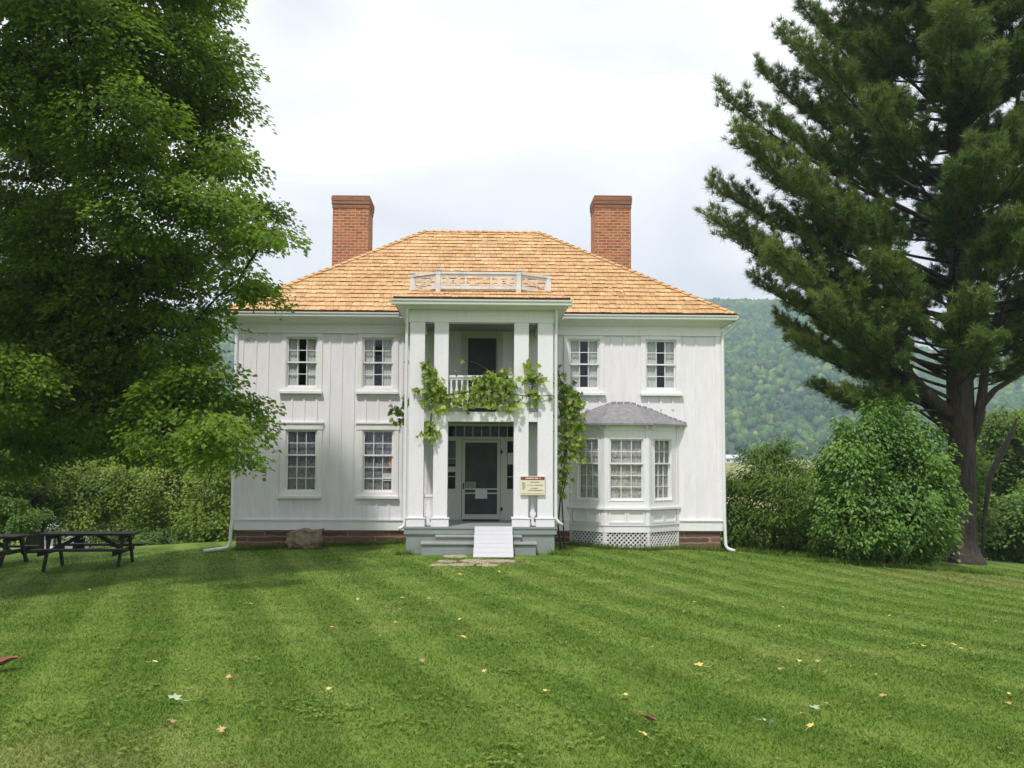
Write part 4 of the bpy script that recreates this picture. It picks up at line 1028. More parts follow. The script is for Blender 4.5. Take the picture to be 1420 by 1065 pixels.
# lamp behind the lower window next to the porch
lx = at(541.5, 640, .16)
lp = thing('table_lamp', 'lamp with orange shade behind lower window beside the porch', 'lamp', (lx.x, .145, zL0))
m_ = MB(); m_.tube([(lx.x, .145, lx.z - .12), (lx.x, .145, lx.z - .02), (lx.x, .145, lx.z + .1)], [.05, .042, .03], 14); m_.build('lamp_shade', M['lampshade'], lp, smooth=False)
m_ = MB(); m_.tube([(lx.x, .145, zL0 + .0), (lx.x, .145, zL0 + .03), (lx.x, .145, zL0 + .06), (lx.x, .145, lx.z - .12)], [.05, .045, .015, .012], 10); m_.build('lamp_base', M['iron'], lp)
# porch lantern-like dark fittings on the wall beside the porch (two) left out: too small; mailbox-like bracket
bxm = MB(); p = at(588.5, 642, -1.4)
# stone block by the foundation
st_ = MB(); p0, p1 = at(398, 764, -.55), at(446, 735, -.45)
import bmesh
bmm = bmesh.new(); bmesh.ops.create_cube(bmm, size=1); bmesh.ops.subdivide_edges(bmm, edges=bmm.edges[:], cuts=5, use_grid_fill=True)
zb_ = gzf(p0.x + .4, -.5); 
for v in bmm.verts:
    c_ = v.co; f = 1 + .0
    nx, ny, nz2 = c_.x, c_.y, c_.z
    rr = .035 * (math.sin(9 * nx + 4 * nz2) + math.cos(7 * nz2 + 5 * ny) + math.sin(13 * ny - 8 * nx)) 
    k_ = 1 - .10 * (nx * nx + ny * ny + nz2 * nz2)
    x = nx * k_ * (p1.x - p0.x) * 1.06 + rr * .6; z = nz2 * k_ * (p1.z - zb_) + rr * .5 + (.03 * nx if nz2 > 0 else 0); y = ny * k_ * .5 + rr * .6
    if nx < -.3 and nz2 > .2: z -= .05 * (-.3 - nx) * 4
    if nz2 < -.2: x *= .88
    v.co = (x, y, z)
me = bpy.data.meshes.new('stone_block'); bmm.to_mesh(me); bmm.free(); me.materials.append(M['boulder'])
ob = bpy.data.objects.new('stone_block', me); COL.objects.link(ob); ob.location = ((p0.x + p1.x) / 2, -.42, (p1.z + zb_) / 2)
tag(ob, 'rough brown stone block standing on grass against the foundation', 'stone')
# clover and low weeds in the lawn
WP = []; 
for _ in range(150):
    d_ = 4.6 * (18 / 4.6) ** random.random(); la = random.uniform(-.56, .56) * d_; k_ = random.randint(6, 36); sp_ = random.uniform(.06, .35)
    WP.append(np.stack([la + d_ * .031 + rng.normal(0, sp_, k_), -DIST + d_ + rng.normal(0, sp_, k_)], -1))
WP = np.concatenate(WP); n_ = len(WP); wz = gz(WP[:, 0], WP[:, 1]) + .020 + .018 * rng.random(n_)
P_ = np.concatenate([np.column_stack([WP, wz])] * 3); a_ = np.repeat(rng.random(n_) * 6.28, 3).reshape(n_, 3).T.ravel() + np.repeat([0, 2.09, 4.19], n_)
ax2 = np.stack([np.cos(a_), np.sin(a_), rng.normal(.1, .2, len(a_))], -1); nr2 = np.stack([rng.normal(0, .3, len(a_)), rng.normal(0, .3, len(a_)), np.ones(len(a_))], -1)
Vw = None
CLOVER = (P_, ax2, nr2)
# stone path
pt = MB()
for (px, py, w, h, rz) in ((632, 772, .30, .16, .2), (655, 778, .26, .17, -.3), (689, 779, .42, .14, .15), (664, 781, .22, .10, 0), (620, 779, .22, .14, .5), (641, 784, .3, .12, .1), (676, 784.5, .24, .12, -.2), (608, 784, .2, .10, .2)):
    c_ = ground_at(px, py); n_ = 9
    ring_ = [(c_.x + math.cos(i * 6.283 / n_ + rz) * w * random.uniform(.75, 1.1), c_.y + math.sin(i * 6.283 / n_ + rz) * h * random.uniform(.75, 1.1) * 2.2) for i in range(n_)]
    zt2 = max(gzf(a, b_) for a, b_ in ring_) + .006
    pt.add([(a, b_, zt2) for a, b_ in ring_] + [(a, b_, zt2 - .08) for a, b_ in ring_], [tuple(range(n_))] + [(i, (i + 1) % n_, n_ + (i + 1) % n_, n_ + i) for i in range(n_)])
tag(pt.build('path', M['flag']), 'worn flagstones sunk in the grass before the steps', 'path', kind='structure')
# gravel drive behind the picnic tables
gd = MB(); xs = np.linspace(-60, -9.5, 60)
for i in range(len(xs) - 1):
    for j in range(4):
        yy = [13.0 + 1.7 * j, 13.0 + 1.7 * (j + 1)]
        q = [(xs[i], yy[0]), (xs[i + 1], yy[0]), (xs[i + 1], yy[1]), (xs[i], yy[1])]
        gd.quad(*[(a, b_, gzf(a, b_) + .03) for a, b_ in q])
tag(gd.build('drive', M['gravel']), 'pale gravel drive passing behind the picnic tables', 'drive', kind='structure')

# picnic tables
def picnic(px, py, length, rz, label):
    c_ = ground_at(px, py); z0 = gzf(c_.x, c_.y)
    r_ = thing('picnic_table', label, 'picnic table', (c_.x, c_.y, z0), 'picnic tables under the trees')
    r_.rotation_euler = (0, 0, rz); ORG[r_.name] = Vector((0, 0, 0))
    H = .76
    t_ = MB()
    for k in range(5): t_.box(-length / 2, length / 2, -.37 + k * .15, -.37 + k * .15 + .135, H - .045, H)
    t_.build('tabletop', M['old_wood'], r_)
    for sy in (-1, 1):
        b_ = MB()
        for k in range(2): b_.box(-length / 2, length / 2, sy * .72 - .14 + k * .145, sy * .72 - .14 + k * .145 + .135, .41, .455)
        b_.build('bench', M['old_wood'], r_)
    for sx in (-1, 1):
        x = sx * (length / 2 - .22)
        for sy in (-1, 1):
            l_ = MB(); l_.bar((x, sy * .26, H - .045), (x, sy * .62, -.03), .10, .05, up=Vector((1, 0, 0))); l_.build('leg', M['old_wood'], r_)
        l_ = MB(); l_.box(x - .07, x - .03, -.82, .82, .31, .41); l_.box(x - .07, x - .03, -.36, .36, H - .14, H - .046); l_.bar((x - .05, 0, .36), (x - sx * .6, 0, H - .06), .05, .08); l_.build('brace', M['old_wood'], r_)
picnic(124, 786, 2.0, R(4), 'whole dark wooden picnic table on shaded grass left of the house')
picnic(-22, 786, 1.9, R(-6), 'dark wooden picnic table partly cut off by the photo edge')

# ================================================================== far buildings
def far_building(name, px0, px1, py_base, D, wall_h, roof_h, depth, wm, rm, label):
    Y = D - DIST; a = at(px0, py_base, Y); b_ = at(px1, py_base, Y); z0 = float(gz(a.x, Y)); a.z = z0
    r_ = thing(name, label, 'building', ((a.x + b_.x) / 2, Y, z0)); zt2 = a.z + wall_h
    m_ = MB(); m_.box(a.x, b_.x, Y, Y + depth, z0 - 1, zt2); m_.build('wall', wm, r_)
    m_ = MB(); e_ = .5; m_.prism([(Y - e_, zt2 - .15), (Y + depth / 2, zt2 + roof_h), (Y + depth + e_, zt2 - .15), (Y + depth + e_, zt2 - .05), (Y + depth / 2, zt2 + roof_h + .14), (Y - e_, zt2 - .05)], a.x - e_, b_.x + e_, lambda p, q, x: (x, p, q)); m_.build('roof', rm, r_)
    m_ = MB(); w = (b_.x - a.x)
    for t_ in (.2, .55, .8): m_.box(a.x + w * t_, a.x + w * t_ + w * .09, Y - .05, Y + .02, z0 + wall_h * .25, z0 + wall_h * .65)
    m_.build('window', M['dark_room'], r_)
far_building('farm_shed', 980, 1030, 634, 480, 2.2, 1.5, 8, M['white_wood'], M['roof_metal_far'], 'long white shed with a pale metal roof far across the valley')
far_building('barn', 985, 1007, 623, 560, 5.0, 3.0, 9, M['brown_wall'], M['brown_wall'], 'dark brown barn far off, half hidden by the right house corner')

# ================================================================== vegetation
def unit(v): return v / np.maximum(np.linalg.norm(v, axis=-1, keepdims=True), 1e-9)
def leaf_arrays(P, axis_, nrm, ln, wd, shape='diamond', fold=0.25):
    ax_ = unit(axis_); sd_ = unit(np.cross(nrm, ax_)); nn = np.cross(ax_, sd_); n = len(P)
    ln = ln[:, None]; wd = wd[:, None]
    if shape == 'diamond':
        V = np.stack([P, P + ax_ * ln * .45 + sd_ * wd * .5 + nn * wd * fold, P + ax_ * ln, P + ax_ * ln * .45 - sd_ * wd * .5 + nn * wd * fold], 1)
        F = np.array([(0, 1, 2), (0, 2, 3)]); k = 4
    elif shape == 'lobed':
        pr_ = [(0, 0), (-.06, .32), (.30, .52), (.36, .26), (.72, .40), (.70, .16), (1.0, 0)]
        pr_ = pr_ + [(a, -b_) for a, b_ in pr_[-2:0:-1]]
        V = np.stack([P + ax_ * ln * a + sd_ * wd * b_ + nn * wd * (fold * abs(b_) * 2 - .12 * a * a) for a, b_ in pr_], 1); k = len(pr_)
        F = np.array([(0, i, i + 1) for i in range(1, k - 1)])
    else:
        V = np.stack([P, P + ax_ * ln * .22 + sd_ * wd * .42 + nn * wd * fold, P + ax_ * ln * .62 + sd_ * wd * .46 + nn * wd * fold * .8, P + ax_ * ln - nn * ln * .10, P + ax_ * ln * .62 - sd_ * wd * .46 + nn * wd * fold * .8, P + ax_ * ln * .22 - sd_ * wd * .42 + nn * wd * fold], 1)
        F = np.array([(0, 1, 2), (0, 2, 3), (0, 3, 4), (0, 4, 5)]); k = 6
    FF = (np.arange(n) * k)[:, None, None] + F[None]
    return V.reshape(-1, 3), FF.reshape(-1, 3), k
def crown(name, lobes, parent, mat, spray_density=70, leaves=60, spray_r=.42, ll=.12, lw=.08, flat=.28, droop=.35, shell=.5, shape='diamond', up=1.0, tint_mu=.45, zmin=None, cull=None):
    """lobes: (centre, (rx,ry,rz)); leaf sprays are flattened discs scattered through each lobe"""
    SP = []; SD = []
    for c_, r_ in lobes:
        r_ = np.array(r_, float); n = max(4, int(spray_density * r_[0] * r_[2] * (0.5 + 0.5 * r_[1] / max(r_[0], .01))))
        d = unit(rng.normal(0, 1, (n, 3))); rad = shell + (1 - shell) * rng.random(n) ** .6
        SP.append(np.array(c_) + d * r_ * rad[:, None]); SD.append(d)
    SP = np.concatenate(SP); SD = np.concatenate(SD)
    ns = len(SP); cnt = leaves
    rr = np.sqrt(rng.random((ns, cnt))) * spray_r * (0.6 + .8 * rng.random((ns, 1))); a = rng.random((ns, cnt)) * 6.283
    off_ = np.stack([rr * np.cos(a), rr * np.sin(a), rng.normal(0, spray_r * flat, (ns, cnt)) - droop * rr * rr / spray_r], -1)
    # tilt each spray outward
    P = SP[:, None] + off_; P[..., 2] -= 0.0
    P += SD[:, None] * 0.0
    tl = SD[:, None, :2] * rr[..., None] * 0.0
    axis_ = np.concatenate([off_[..., :2] + SD[:, None, :2] * .25 + rng.normal(0, .12, (ns, cnt, 2)), (-.12 - .35 * rr + rng.normal(0, .10, (ns, cnt)))[..., None]], -1)
    nrm = np.stack([rng.normal(0, .45, (ns, cnt)) + SD[:, None, 0] * .6, rng.normal(0, .45, (ns, cnt)) + SD[:, None, 1] * .6 - .25, np.full((ns, cnt), up)], -1)
    st = np.clip(rng.normal(0, .13, (ns, 1)), -.3, .3)
    tint = np.clip(tint_mu + st + rng.normal(0, .16, (ns, cnt)), 0, 1).ravel()
    P = P.reshape(-1, 3); axis_ = axis_.reshape(-1, 3); nrm = nrm.reshape(-1, 3); n = len(P)
    if zmin is not None:
        ok = P[:, 2] > gz(P[:, 0], P[:, 1]) + zmin
        P, axis_, nrm, tint = P[ok], axis_[ok], nrm[ok], tint[ok]; n = len(P)
    if cull is not None:
        ok = cull(P); P, axis_, nrm, tint = P[ok], axis_[ok], nrm[ok], tint[ok]; n = len(P)
    ln = ll * (.65 + .7 * rng.random(n)); wd = lw * (.65 + .7 * rng.random(n))
    V, F, k = leaf_arrays(P, axis_, nrm, ln, wd, shape)
    return fast_mesh(name, V, F, mat, parent, np.repeat(tint, k)), SP
def bez(a, c_, b_, n):
    return [a * (1 - t) ** 2 + c_ * 2 * t * (1 - t) + b_ * t * t for t in np.linspace(0, 1, n)]
def limbs(mb, lobes, trunk_pts, r0, SP=None, twigs=0, zfrac=.55):
    tp = [Vector(p) for p in trunk_pts]
    nodes = [(p, 0.0) for p in tp]; t0 = tp[len(tp) // 2]
    for c_ in sorted((Vector(l[0]) for l in lobes), key=lambda q: min((q - p).length for p in tp)):
        best, bd = min(nodes, key=lambda q: (q[0] - c_).length + .35 * q[1] + 1.2 * max(0, q[0].z - c_.z))
        L = (c_ - best).length; mid = (best + c_) / 2 + Vector((random.uniform(-.12, .12) * L, random.uniform(-.12, .12) * L, L * random.uniform(.02, .2)))
        ra = r0 / (1 + .22 * bd) * min(1, L / 4 + .35)
        mb.tube(bez(best, mid, c_, 9), list(np.linspace(ra, max(.012, ra * .45), 9)), 6)
        nodes.append((c_, bd + L))
    if SP is not None and twigs:
        for i in rng.choice(len(SP), min(twigs, len(SP)), False):
            p = Vector(SP[i]); c_ = min((Vector(l[0]) for l in lobes), key=lambda q: (q - p).length)
            mid = (c_ + p) / 2 + Vector((0, 0, .1)); mb.tube(bez(c_, mid, p, 4), [.016, .011, .008, .004], 4, caps=False)

P_, ax2, nr2 = CLOVER; ln_ = .016 + .014 * rng.random(len(P_)); Vw, Fw, kw = leaf_arrays(P_, ax2, nr2, ln_, ln_ * .9, 'oval', .1)
tag(fast_mesh('clover', Vw, Fw, M['leaf_back'], tint=np.repeat(np.clip(rng.normal(.62, .2, len(P_)), 0, 1), kw)), 'patches of clover and low weeds growing in the lawn', 'clover', kind='stuff')
# --- big maple left of the camera
MY = -7.2
def lobe_px(px, py, Y, rpx, ry=None, squash=.8):
    p = at(px, py, Y); s_ = rpx * (Y + DIST) / FPX
    return (p, (s_, ry if ry else s_ * 1.2, s_ * squash))
L_ = []
for px, py, r in ((60, -60, 110), (200, -55, 105), (285, -6, 45), (250, 80, 75), (120, 50, 95), (318, 90, 40), (332, 140, 32), (20, 120, 90), (170, 165, 85), (270, 190, 70), (326, 215, 32), (60, 250, 88), (372, 300, 36), (335, 330, 36), (388, 325, 22), (300, 275, 50), (220, 285, 78), (120, 330, 80), (345, 385, 32), (378, 402, 12), (365, 398, 14), (262, 370, 56), (170, 410, 76), (60, 420, 80), (262, 470, 52), (296, 440, 30), (296, 530, 40), (345, 570, 30), (362, 590, 20), (305, 592, 40), (255, 560, 45), (200, 530, 66), (110, 510, 76), (20, 530, 66), (322, 622, 24), (235, 600, 36), (150, 570, 45), (60, 580, 40), (345, 630, 16)):
    L_.append(lobe_px(px - 12, py, MY + random.uniform(-1.6, 2.2), r))
for px, py, r in ((95, 600, 42), (180, 612, 36), (35, 622, 42), (268, 628, 24), (40, 350, 60), (95, 400, 60), (150, 480, 60), (60, 480, 55), (220, 360, 50), (0, 430, 60), (240, 140, 50), (170, 90, 60), (90, 180, 60), (270, 60, 40)):
    L_.append(lobe_px(px, py, MY + random.uniform(1.5, 3.0), r))
hid = []
for _ in range(20):
    a = random.uniform(0, 6.283); rr = random.uniform(1.5, 5.5); z = random.uniform(3.5, 10.5)
    hid.append((Vector((-13.2 + math.cos(a) * rr, MY + .4 + math.sin(a) * rr * 1.0, z)), (1.5, 1.5, 1.1)))
for _ in range(10):  # added lobes above the view, placed to shade the lower crown and lawn
    hid.append((Vector((random.uniform(-13, -6.3), random.uniform(-12.2, -10.3), random.uniform(11.6, 13.4))), (1.35, 1.3, .9)))
mroot = thing('maple_tree', 'large leafy maple filling the left edge and overlapping the house roof corner', 'tree', (-12.6, MY, gzf(-12.6, MY)))
tz = gzf(-12.6, MY)
trunk = [Vector((-12.6, MY, tz - .2)), Vector((-12.58, MY, tz + .5)), Vector((-12.5, MY, tz + 2)), Vector((-12.45, MY + .1, 4)), Vector((-12.5, MY + .15, 6.2)), Vector((-12.3, MY + .2, 8.5)), Vector((-12.3, MY, 11))]
cro, SP = crown('crown', L_, mroot, M['leaf_maple'], 84, 74, .42, .098, .070, flat=.2, up=.75)
tb = MB(); tb.tube(trunk, [.75, .5, .44, .38, .3, .2, .06], 14, wob=.04)
limbs(tb, L_ + hid, [trunk[1].lerp(trunk[-1], t) for t in np.linspace(.15, .95, 18)], .11, SP, 420, .35)
tb.build('trunk', M['bark_maple'], mroot, smooth=True)
c2, _ = crown('unseen_shade_crown', hid, mroot, M['leaf_maple'], 44, 54, .55, .115, .085)

# --- background trees, left
def tree_px(name, label, lobes_px, Y, basepx, mat, group=None, cat='tree', dens=48, leaves=66, spray=.42, ll=.115, lw=.075, tr=.16, shape='diamond', tint=.45, shell=.45, zmin=None, squash=.85, flat=.35, ry=None, cull=None, droop=.35, up=1.0):
    lob = [lobe_px(px, py, Y + random.uniform(-.8, .8), r, ry, squash) for px, py, r in lobes_px]
    bp = at(basepx, 760, Y); z0 = gzf(bp.x, Y)
    r_ = thing(name, label, cat, (bp.x, Y, z0), group)
    c_, SP = crown('crown', lob, r_, mat, dens, leaves, spray, ll, lw, flat=flat, shell=shell, shape=shape, tint_mu=tint, zmin=zmin, cull=cull, droop=droop, up=up)
    ztop = sum(l[0].z for l in lob) / len(lob)
    tp = [Vector((bp.x, Y, z0 - .2)), Vector((bp.x + .05, Y, z0 + .4)), Vector((bp.x + .1, Y, z0 + (ztop - z0) * .5)), Vector((bp.x, Y, ztop))]
    t_ = MB(); t_.tube(tp, [tr * 1.35, tr, tr * .8, tr * .3], 9, wob=.05); limbs(t_, lob, [tp[1].lerp(tp[3], q) for q in np.linspace(0, .9, 8)], tr * .45, SP, 60, .4)
    t_.build('trunk', M['bark_maple'], r_, smooth=True); return r_
G = 'small trees behind the picnic tables'
tree_px('orchard_tree', 'low spreading olive green tree behind the whole picnic table', [(95, 665, 45), (130, 690, 42), (70, 695, 40), (112, 716, 24), (155, 665, 36)], 8.5, 108, M['leaf_back'], G, tint=.72, spray=.4)
tree_px('orchard_tree', 'rounded olive tree between the picnic table and the house', [(200, 650, 40), (235, 672, 42), (190, 690, 34), (262, 645, 34), (228, 710, 26), (258, 700, 28)], 9.5, 222, M['leaf_back'], G, tint=.8, spray=.4)
tree_px('orchard_tree', 'small tree hard against the left corner of the house', [(300, 665, 38), (320, 700, 30), (290, 720, 30), (310, 735, 24), (325, 640, 28)], 7.0, 282, M['leaf_back'], G, tint=.6)
tree_px('orchard_tree', 'dark thick trunked tree at the left photo edge behind the tables', [(25, 650, 50), (-20, 680, 50), (40, 700, 34), (10, 720, 28)], 7.5, 46, M['leaf_back'], G, tr=.28, tint=.3)
tree_px('orchard_tree', 'tall shady tree rising behind the smaller orchard trees', [(60, 590, 50), (130, 610, 50), (200, 600, 50), (270, 620, 45), (150, 560, 50), (240, 570, 40), (0, 610, 50), (60, 640, 50)], 16, 160, M['leaf_back'], G, tint=.22, dens=40, spray=.8, ll=.24, lw=.16)
tree_px('orchard_tree', 'low bushy tree closing the gap behind the other orchard trees', [(60, 715, 34), (110, 722, 30), (160, 720, 34), (205, 722, 32), (250, 722, 32), (295, 722, 34), (325, 715, 30), (20, 715, 36), (135, 742, 14), (180, 744, 16), (300, 748, 18), (270, 746, 16)], 12.5, 165, M['leaf_back'], G, tint=.35, dens=44)
tree_px('bush', 'pale yellow green bush at lawn edge behind the picnic table end', [(215, 750, 18), (238, 748, 17), (200, 756, 12), (255, 757, 13)], 6.2, 225, M['leaf_bright'], None, 'bush', dens=150, spray=.25, ll=.10, lw=.06, tr=.03, zmin=-.05)
tree_px('bush', 'bright green bush sprig above the cut off picnic table', [(35, 720, 16), (15, 700, 14), (50, 712, 10)], 5.0, 30, M['leaf_bright'], None, 'bush', dens=150, spray=.25, ll=.10, lw=.06, tr=.03)
far_building('outbuilding', 40, 82, 775, 55, 1.5, .9, 5, M['white_wood'], M['roof_metal_far'], 'pale low outbuilding seen between the picnic table legs')

# --- right shrubs
tree_px('shrub', 'large round leafy shrub left of the pine trunk', [(1230, 665, 72), (1226, 612, 46), (1182, 655, 44), (1280, 660, 40), (1190, 715, 54), (1262, 715, 54), (1235, 740, 46), (1168, 745, 34), (1285, 748, 30), (1222, 588, 24), (1297, 690, 26), (1155, 690, 24), (1264, 612, 30), (1190, 612, 28), (1208, 566, 12), (1240, 564, 10), (1150, 648, 12), (1286, 604, 11), (1312, 668, 14), (1316, 722, 16), (1146, 712, 16), (1258, 580, 12), (1174, 596, 13), (1138, 668, 9), (1320, 700, 9), (1155, 742, 26), (1298, 742, 28), (1200, 755, 30), (1262, 755, 30), (1140, 715, 22), (1310, 700, 26), (1290, 630, 26), (1165, 630, 26)], -.6, 1230, M['leaf_dogwood'], None, 'shrub', dens=78, leaves=36, spray=.24, ll=.105, lw=.062, tr=.05, shape='oval', shell=.6, zmin=-.05, squash=.95, flat=.6, droop=.15, up=.8)
tree_px('shrub', 'darker feathery shrub between the house corner and the round shrub', [(1060, 655, 40), (1040, 690, 38), (1090, 690, 45), (1030, 730, 34), (1075, 735, 42), (1115, 730, 40), (1110, 660, 30), (1075, 625, 20), (1020, 665, 18), (1010, 700, 20), (1090, 615, 12), (1015, 745, 20), (1140, 750, 30)], 1.2, 1070, M['leaf_willow'], None, 'shrub', dens=88, leaves=46, spray=.30, ll=.13, lw=.040, tr=.05, shell=.5, zmin=-.05, squash=.95, tint=.5, cull=lambda P: (P[:, 0] > 6.35))
tree_px('bush', 'bright green bush right of the pine trunk at the photo edge', [(1385, 735, 34), (1420, 715, 40), (1365, 755, 24), (1430, 755, 34), (1400, 765, 24), (1440, 690, 30), (1358, 720, 16), (1375, 700, 20)], 16.5, 1395, M['leaf_bright'], None, 'bush', dens=40, leaves=50, spray=.5, ll=.2, lw=.12, tr=.05, zmin=-.05, tint=.55)
tree_px('tree', 'leafy tree behind the pine at the right photo edge', [(1370, 640, 34), (1410, 630, 40), (1440, 600, 44), (1385, 590, 26), (1420, 670, 34), (1450, 660, 40), (1365, 672, 16)], 22, 1412, M['leaf_back'], None, 'tree', dens=45, spray=.55, ll=.2, lw=.13, tint=.4)
tree_px('tree', 'low dark tree behind the two shrubs and the pine trunk', [(1180, 690, 40), (1250, 690, 50), (1310, 680, 40), (1330, 720, 36), (1120, 700, 36), (1340, 650, 22), (1295, 740, 36)], 9, 1290, M['leaf_back'], None, 'tree', dens=45, spray=.55, ll=.2, lw=.13, tint=.2)
# grey leaning trunk at the right edge
lt_ = thing('dead_tree', 'bare grey leaning trunk right of the pine', 'tree', tuple(at(1366, 700, 7)))
m_ = MB(); m_.tube([at(1362, 792, 7.2), at(1364, 730, 7.1), at(1372, 662, 7), at(1388, 630, 7), at(1402, 602, 7), at(1410, 580, 7)], [.05, .05, .10, .10, .08, .04], 9, wob=.06); m_.build('trunk', bark('silvery_dead_wood', (0.045, 0.04, 0.037), (0.10, 0.088, 0.082)), lt_, smooth=True)

# --- pine
PYY = 1.5
pb0 = at(1334, 782, PYY); pz = gzf(pb0.x, PYY); pxx = pb0.x
proot = thing('pine_tree', 'tall white pine with dark trunk and upswept boughs right of the house', 'tree', (pxx, PYY, pz))
def tr_at(py, px=1331): return at(px, py, PYY)
tpts = [Vector((pxx + .02, PYY, pz - .2)), Vector((pxx, PYY, pz + .12)), Vector((pxx, PYY, pz + .5)), at(1334, 700, PYY), at(1334, 640, PYY), at(1331, 560, PYY), at(1330, 450, PYY), at(1331, 330, PYY), at(1330, 200, PYY), at(1328, 60, PYY), at(1328, -120, PYY), at(1326, -300, PYY)]
tb = MB(); tb.tube(tpts, [.72, .52, .40, .35, .34, .36, .31, .26, .22, .17, .11, .03], 16, wob=.05)
def lm(pts, r, n=7): tb.tube(pts, r, n)
lm([at(1322, 600, PYY), at(1290, 560, PYY + .2), at(1255, 528, PYY + .4), at(1225, 500, PYY + .6), at(1190, 462, PYY + .8), at(1150, 432, PYY + 1)], [.24, .21, .17, .12, .08, .03])
lm([at(1322, 580, PYY), at(1285, 545, PYY - .4), at(1262, 520, PYY - .5), at(1240, 470, PYY - .6), at(1232, 400, PYY - .7)], [.2, .17, .13, .09, .04])
lm([at(1340, 620, PYY), at(1357, 580, PYY - .2), at(1362, 545, PYY - .3), at(1366, 510, PYY - .3), at(1378, 470, PYY - .2), at(1402, 400, PYY)], [.2, .15, .13, .11, .09, .05])
lm([at(1362, 560, PYY - .3), at(1380, 540, PYY - .3), at(1405, 525, PYY - .3), at(1435, 500, PYY)], [.11, .08, .06, .03])
lm([at(1340, 530, PYY), at(1362, 495, PYY + .3), at(1385, 470, PYY + .5), at(1420, 440, PYY + .7)], [.14, .1, .07, .04])
lm([at(1338, 400, PYY), at(1365, 350, PYY), at(1390, 290, PYY + .2), at(1405, 220, PYY + .3), at(1412, 130, PYY + .3)], [.17, .13, .11, .08, .05])
boughs = []
for tpx, tpy, sy, dy in ((985, 130, 330, -1.2), (1040, 96, 300, .8), (1068, 44, 250, -.4), (1088, -4, 200, .6), (973, 256, 420, .5), (1030, 213, 370, -1.4), (972, 300, 460, -.9), (1000, 330, 470, 1.2), (1036, 390, 530, -.4), (1062, 440, 560, .9), (1085, 470, 580, -.8), (1118, 535, 600, .6), (1150, 545, 590, -1.2), (1050, 160, 340, 1.5), (1010, 190, 380, -2), (1100, 60, 270, -2.2), (1120, 20, 230, 1.8), (1070, 300, 450, 1.9), (1090, 250, 420, -2.6), (1050, 350, 500, -2.0), (1120, 420, 560, -2.2), (1100, 380, 520, 2.0), (1160, 480, 590, 1.5), (1130, -40, 190, -.5), (1180, -60, 120, -1.6)):
    boughs.append((at(1330, sy + random.uniform(-28, 28), PYY), at(tpx + 17, tpy + 4, PYY + dy)))
for i in range(215):
    f = i / 215; z = 3.9 + 15.0 * f; a = i * 2.39996 + random.uniform(-.3, .3); ln = (5.6 - 2.4 * f) * random.uniform(.6, 1.1)
    if z < 6: ln *= .72
    start = Vector((pxx - .05, PYY, z)); tip = start + Vector((math.cos(a) * ln, math.sin(a) * ln, ln * random.uniform(.2, .6)))
    if tip.x < 9.0 + abs(tip.y - PYY) * .25: continue
    boughs.append((start, tip))
TC = []; TA = []; TT = []; TS = []
def bough(a, b_):
    a, b_ = Vector(a), Vector(b_); d = b_ - a; L = d.length
    c_ = a.lerp(b_, .55) - Vector((0, 0, L * .10)); n = 14; pts = bez(a, c_, b_, n)
    r0 = .016 + .0075 * L
    tb.tube(pts, list(np.linspace(r0, .010, n)), 6)
    nb = int(8 + L * 4.4); tone = random.uniform(-.08, .12)
    for k in range(nb):
        t = .34 + .66 * (k + random.random()) / nb; p = a * (1 - t) ** 2 + c_ * 2 * t * (1 - t) + b_ * t * t
        tan = ((c_ - a) * (1 - t) + (b_ - c_) * t).normalized(); sd_ = tan.cross(Vector((0, 0, 1)))
        sd_ = sd_.normalized() if sd_.length > .05 else Vector((1, 0, 0))
        sg_ = 1 if k % 2 else -1; bl = min(1.5, (.36 + .26 * L * (1.15 - t))) * random.uniform(.6, 1.15)
        q = p + (tan * .75 + sd_ * sg_ * .75 * random.uniform(.5, 1.1) + Vector((0, 0, random.uniform(-.05, .75)))).normalized() * bl
        tb.tube([p, p.lerp(q, .5) - Vector((0, 0, .04 * bl)), q], [.008, .006, .003], 4, caps=False)
        m_ = max(3, int(bl / .085))
        for j in range(m_):
            s_ = .22 + .78 * (j + .6) / m_; c3 = p.lerp(q, s_) + Vector((random.gauss(0, .05), random.gauss(0, .05), random.gauss(.03, .05)))
            ax_ = (q - p).normalized() * .7 + Vector((random.gauss(0, .35), random.gauss(0, .35), .75 + random.gauss(0, .3)))
            TC.append(c3); TA.append(ax_); TT.append(.40 + .35 * (t - .55) + tone + .22 * s_ * t + random.gauss(0, .09)); TS.append(random.uniform(.8, 1.25))
    for j in range(int(5 + L)):
        t = 1 - .22 * random.random(); p = a * (1 - t) ** 2 + c_ * 2 * t * (1 - t) + b_ * t * t
        TC.append(p + Vector((random.gauss(0, .05), random.gauss(0, .05), .03))); TA.append(d.normalized() + Vector((random.gauss(0, .4), random.gauss(0, .4), .7))); TT.append(.6 + random.gauss(0, .1)); TS.append(1.0)
for a, b_ in boughs: bough(a, b_)
tb.build('trunk', M['bark_pine'], proot, smooth=True)
TC = np.array(TC); TA = unit(np.array(TA)); TT = np.array(TT); TS = np.array(TS); K = 28; n = len(TC)
print('tufts', n)
dirs = unit(TA[:, None] * .75 + rng.normal(0, .55, (n, K, 3))); Lk = (.19 * TS)[:, None, None] * (.7 + .55 * rng.random((n, K, 1)))
base = TC[:, None] + dirs * .01 + rng.normal(0, .022, (n, K, 3)); tip = base + dirs * Lk; tip[..., 2] -= .012
sdv = unit(np.cross(dirs, rng.normal(0, 1, (n, K, 3)))) * .0085
V = np.stack([base - sdv, base + sdv, tip], 2).reshape(-1, 3)
tint = np.repeat(np.clip(TT[:, None] + rng.normal(0, .10, (n, K)), 0, 1).ravel(), 3)
fast_mesh('crown', V, np.arange(len(V)).reshape(-1, 3), M['needle'], proot, tint)

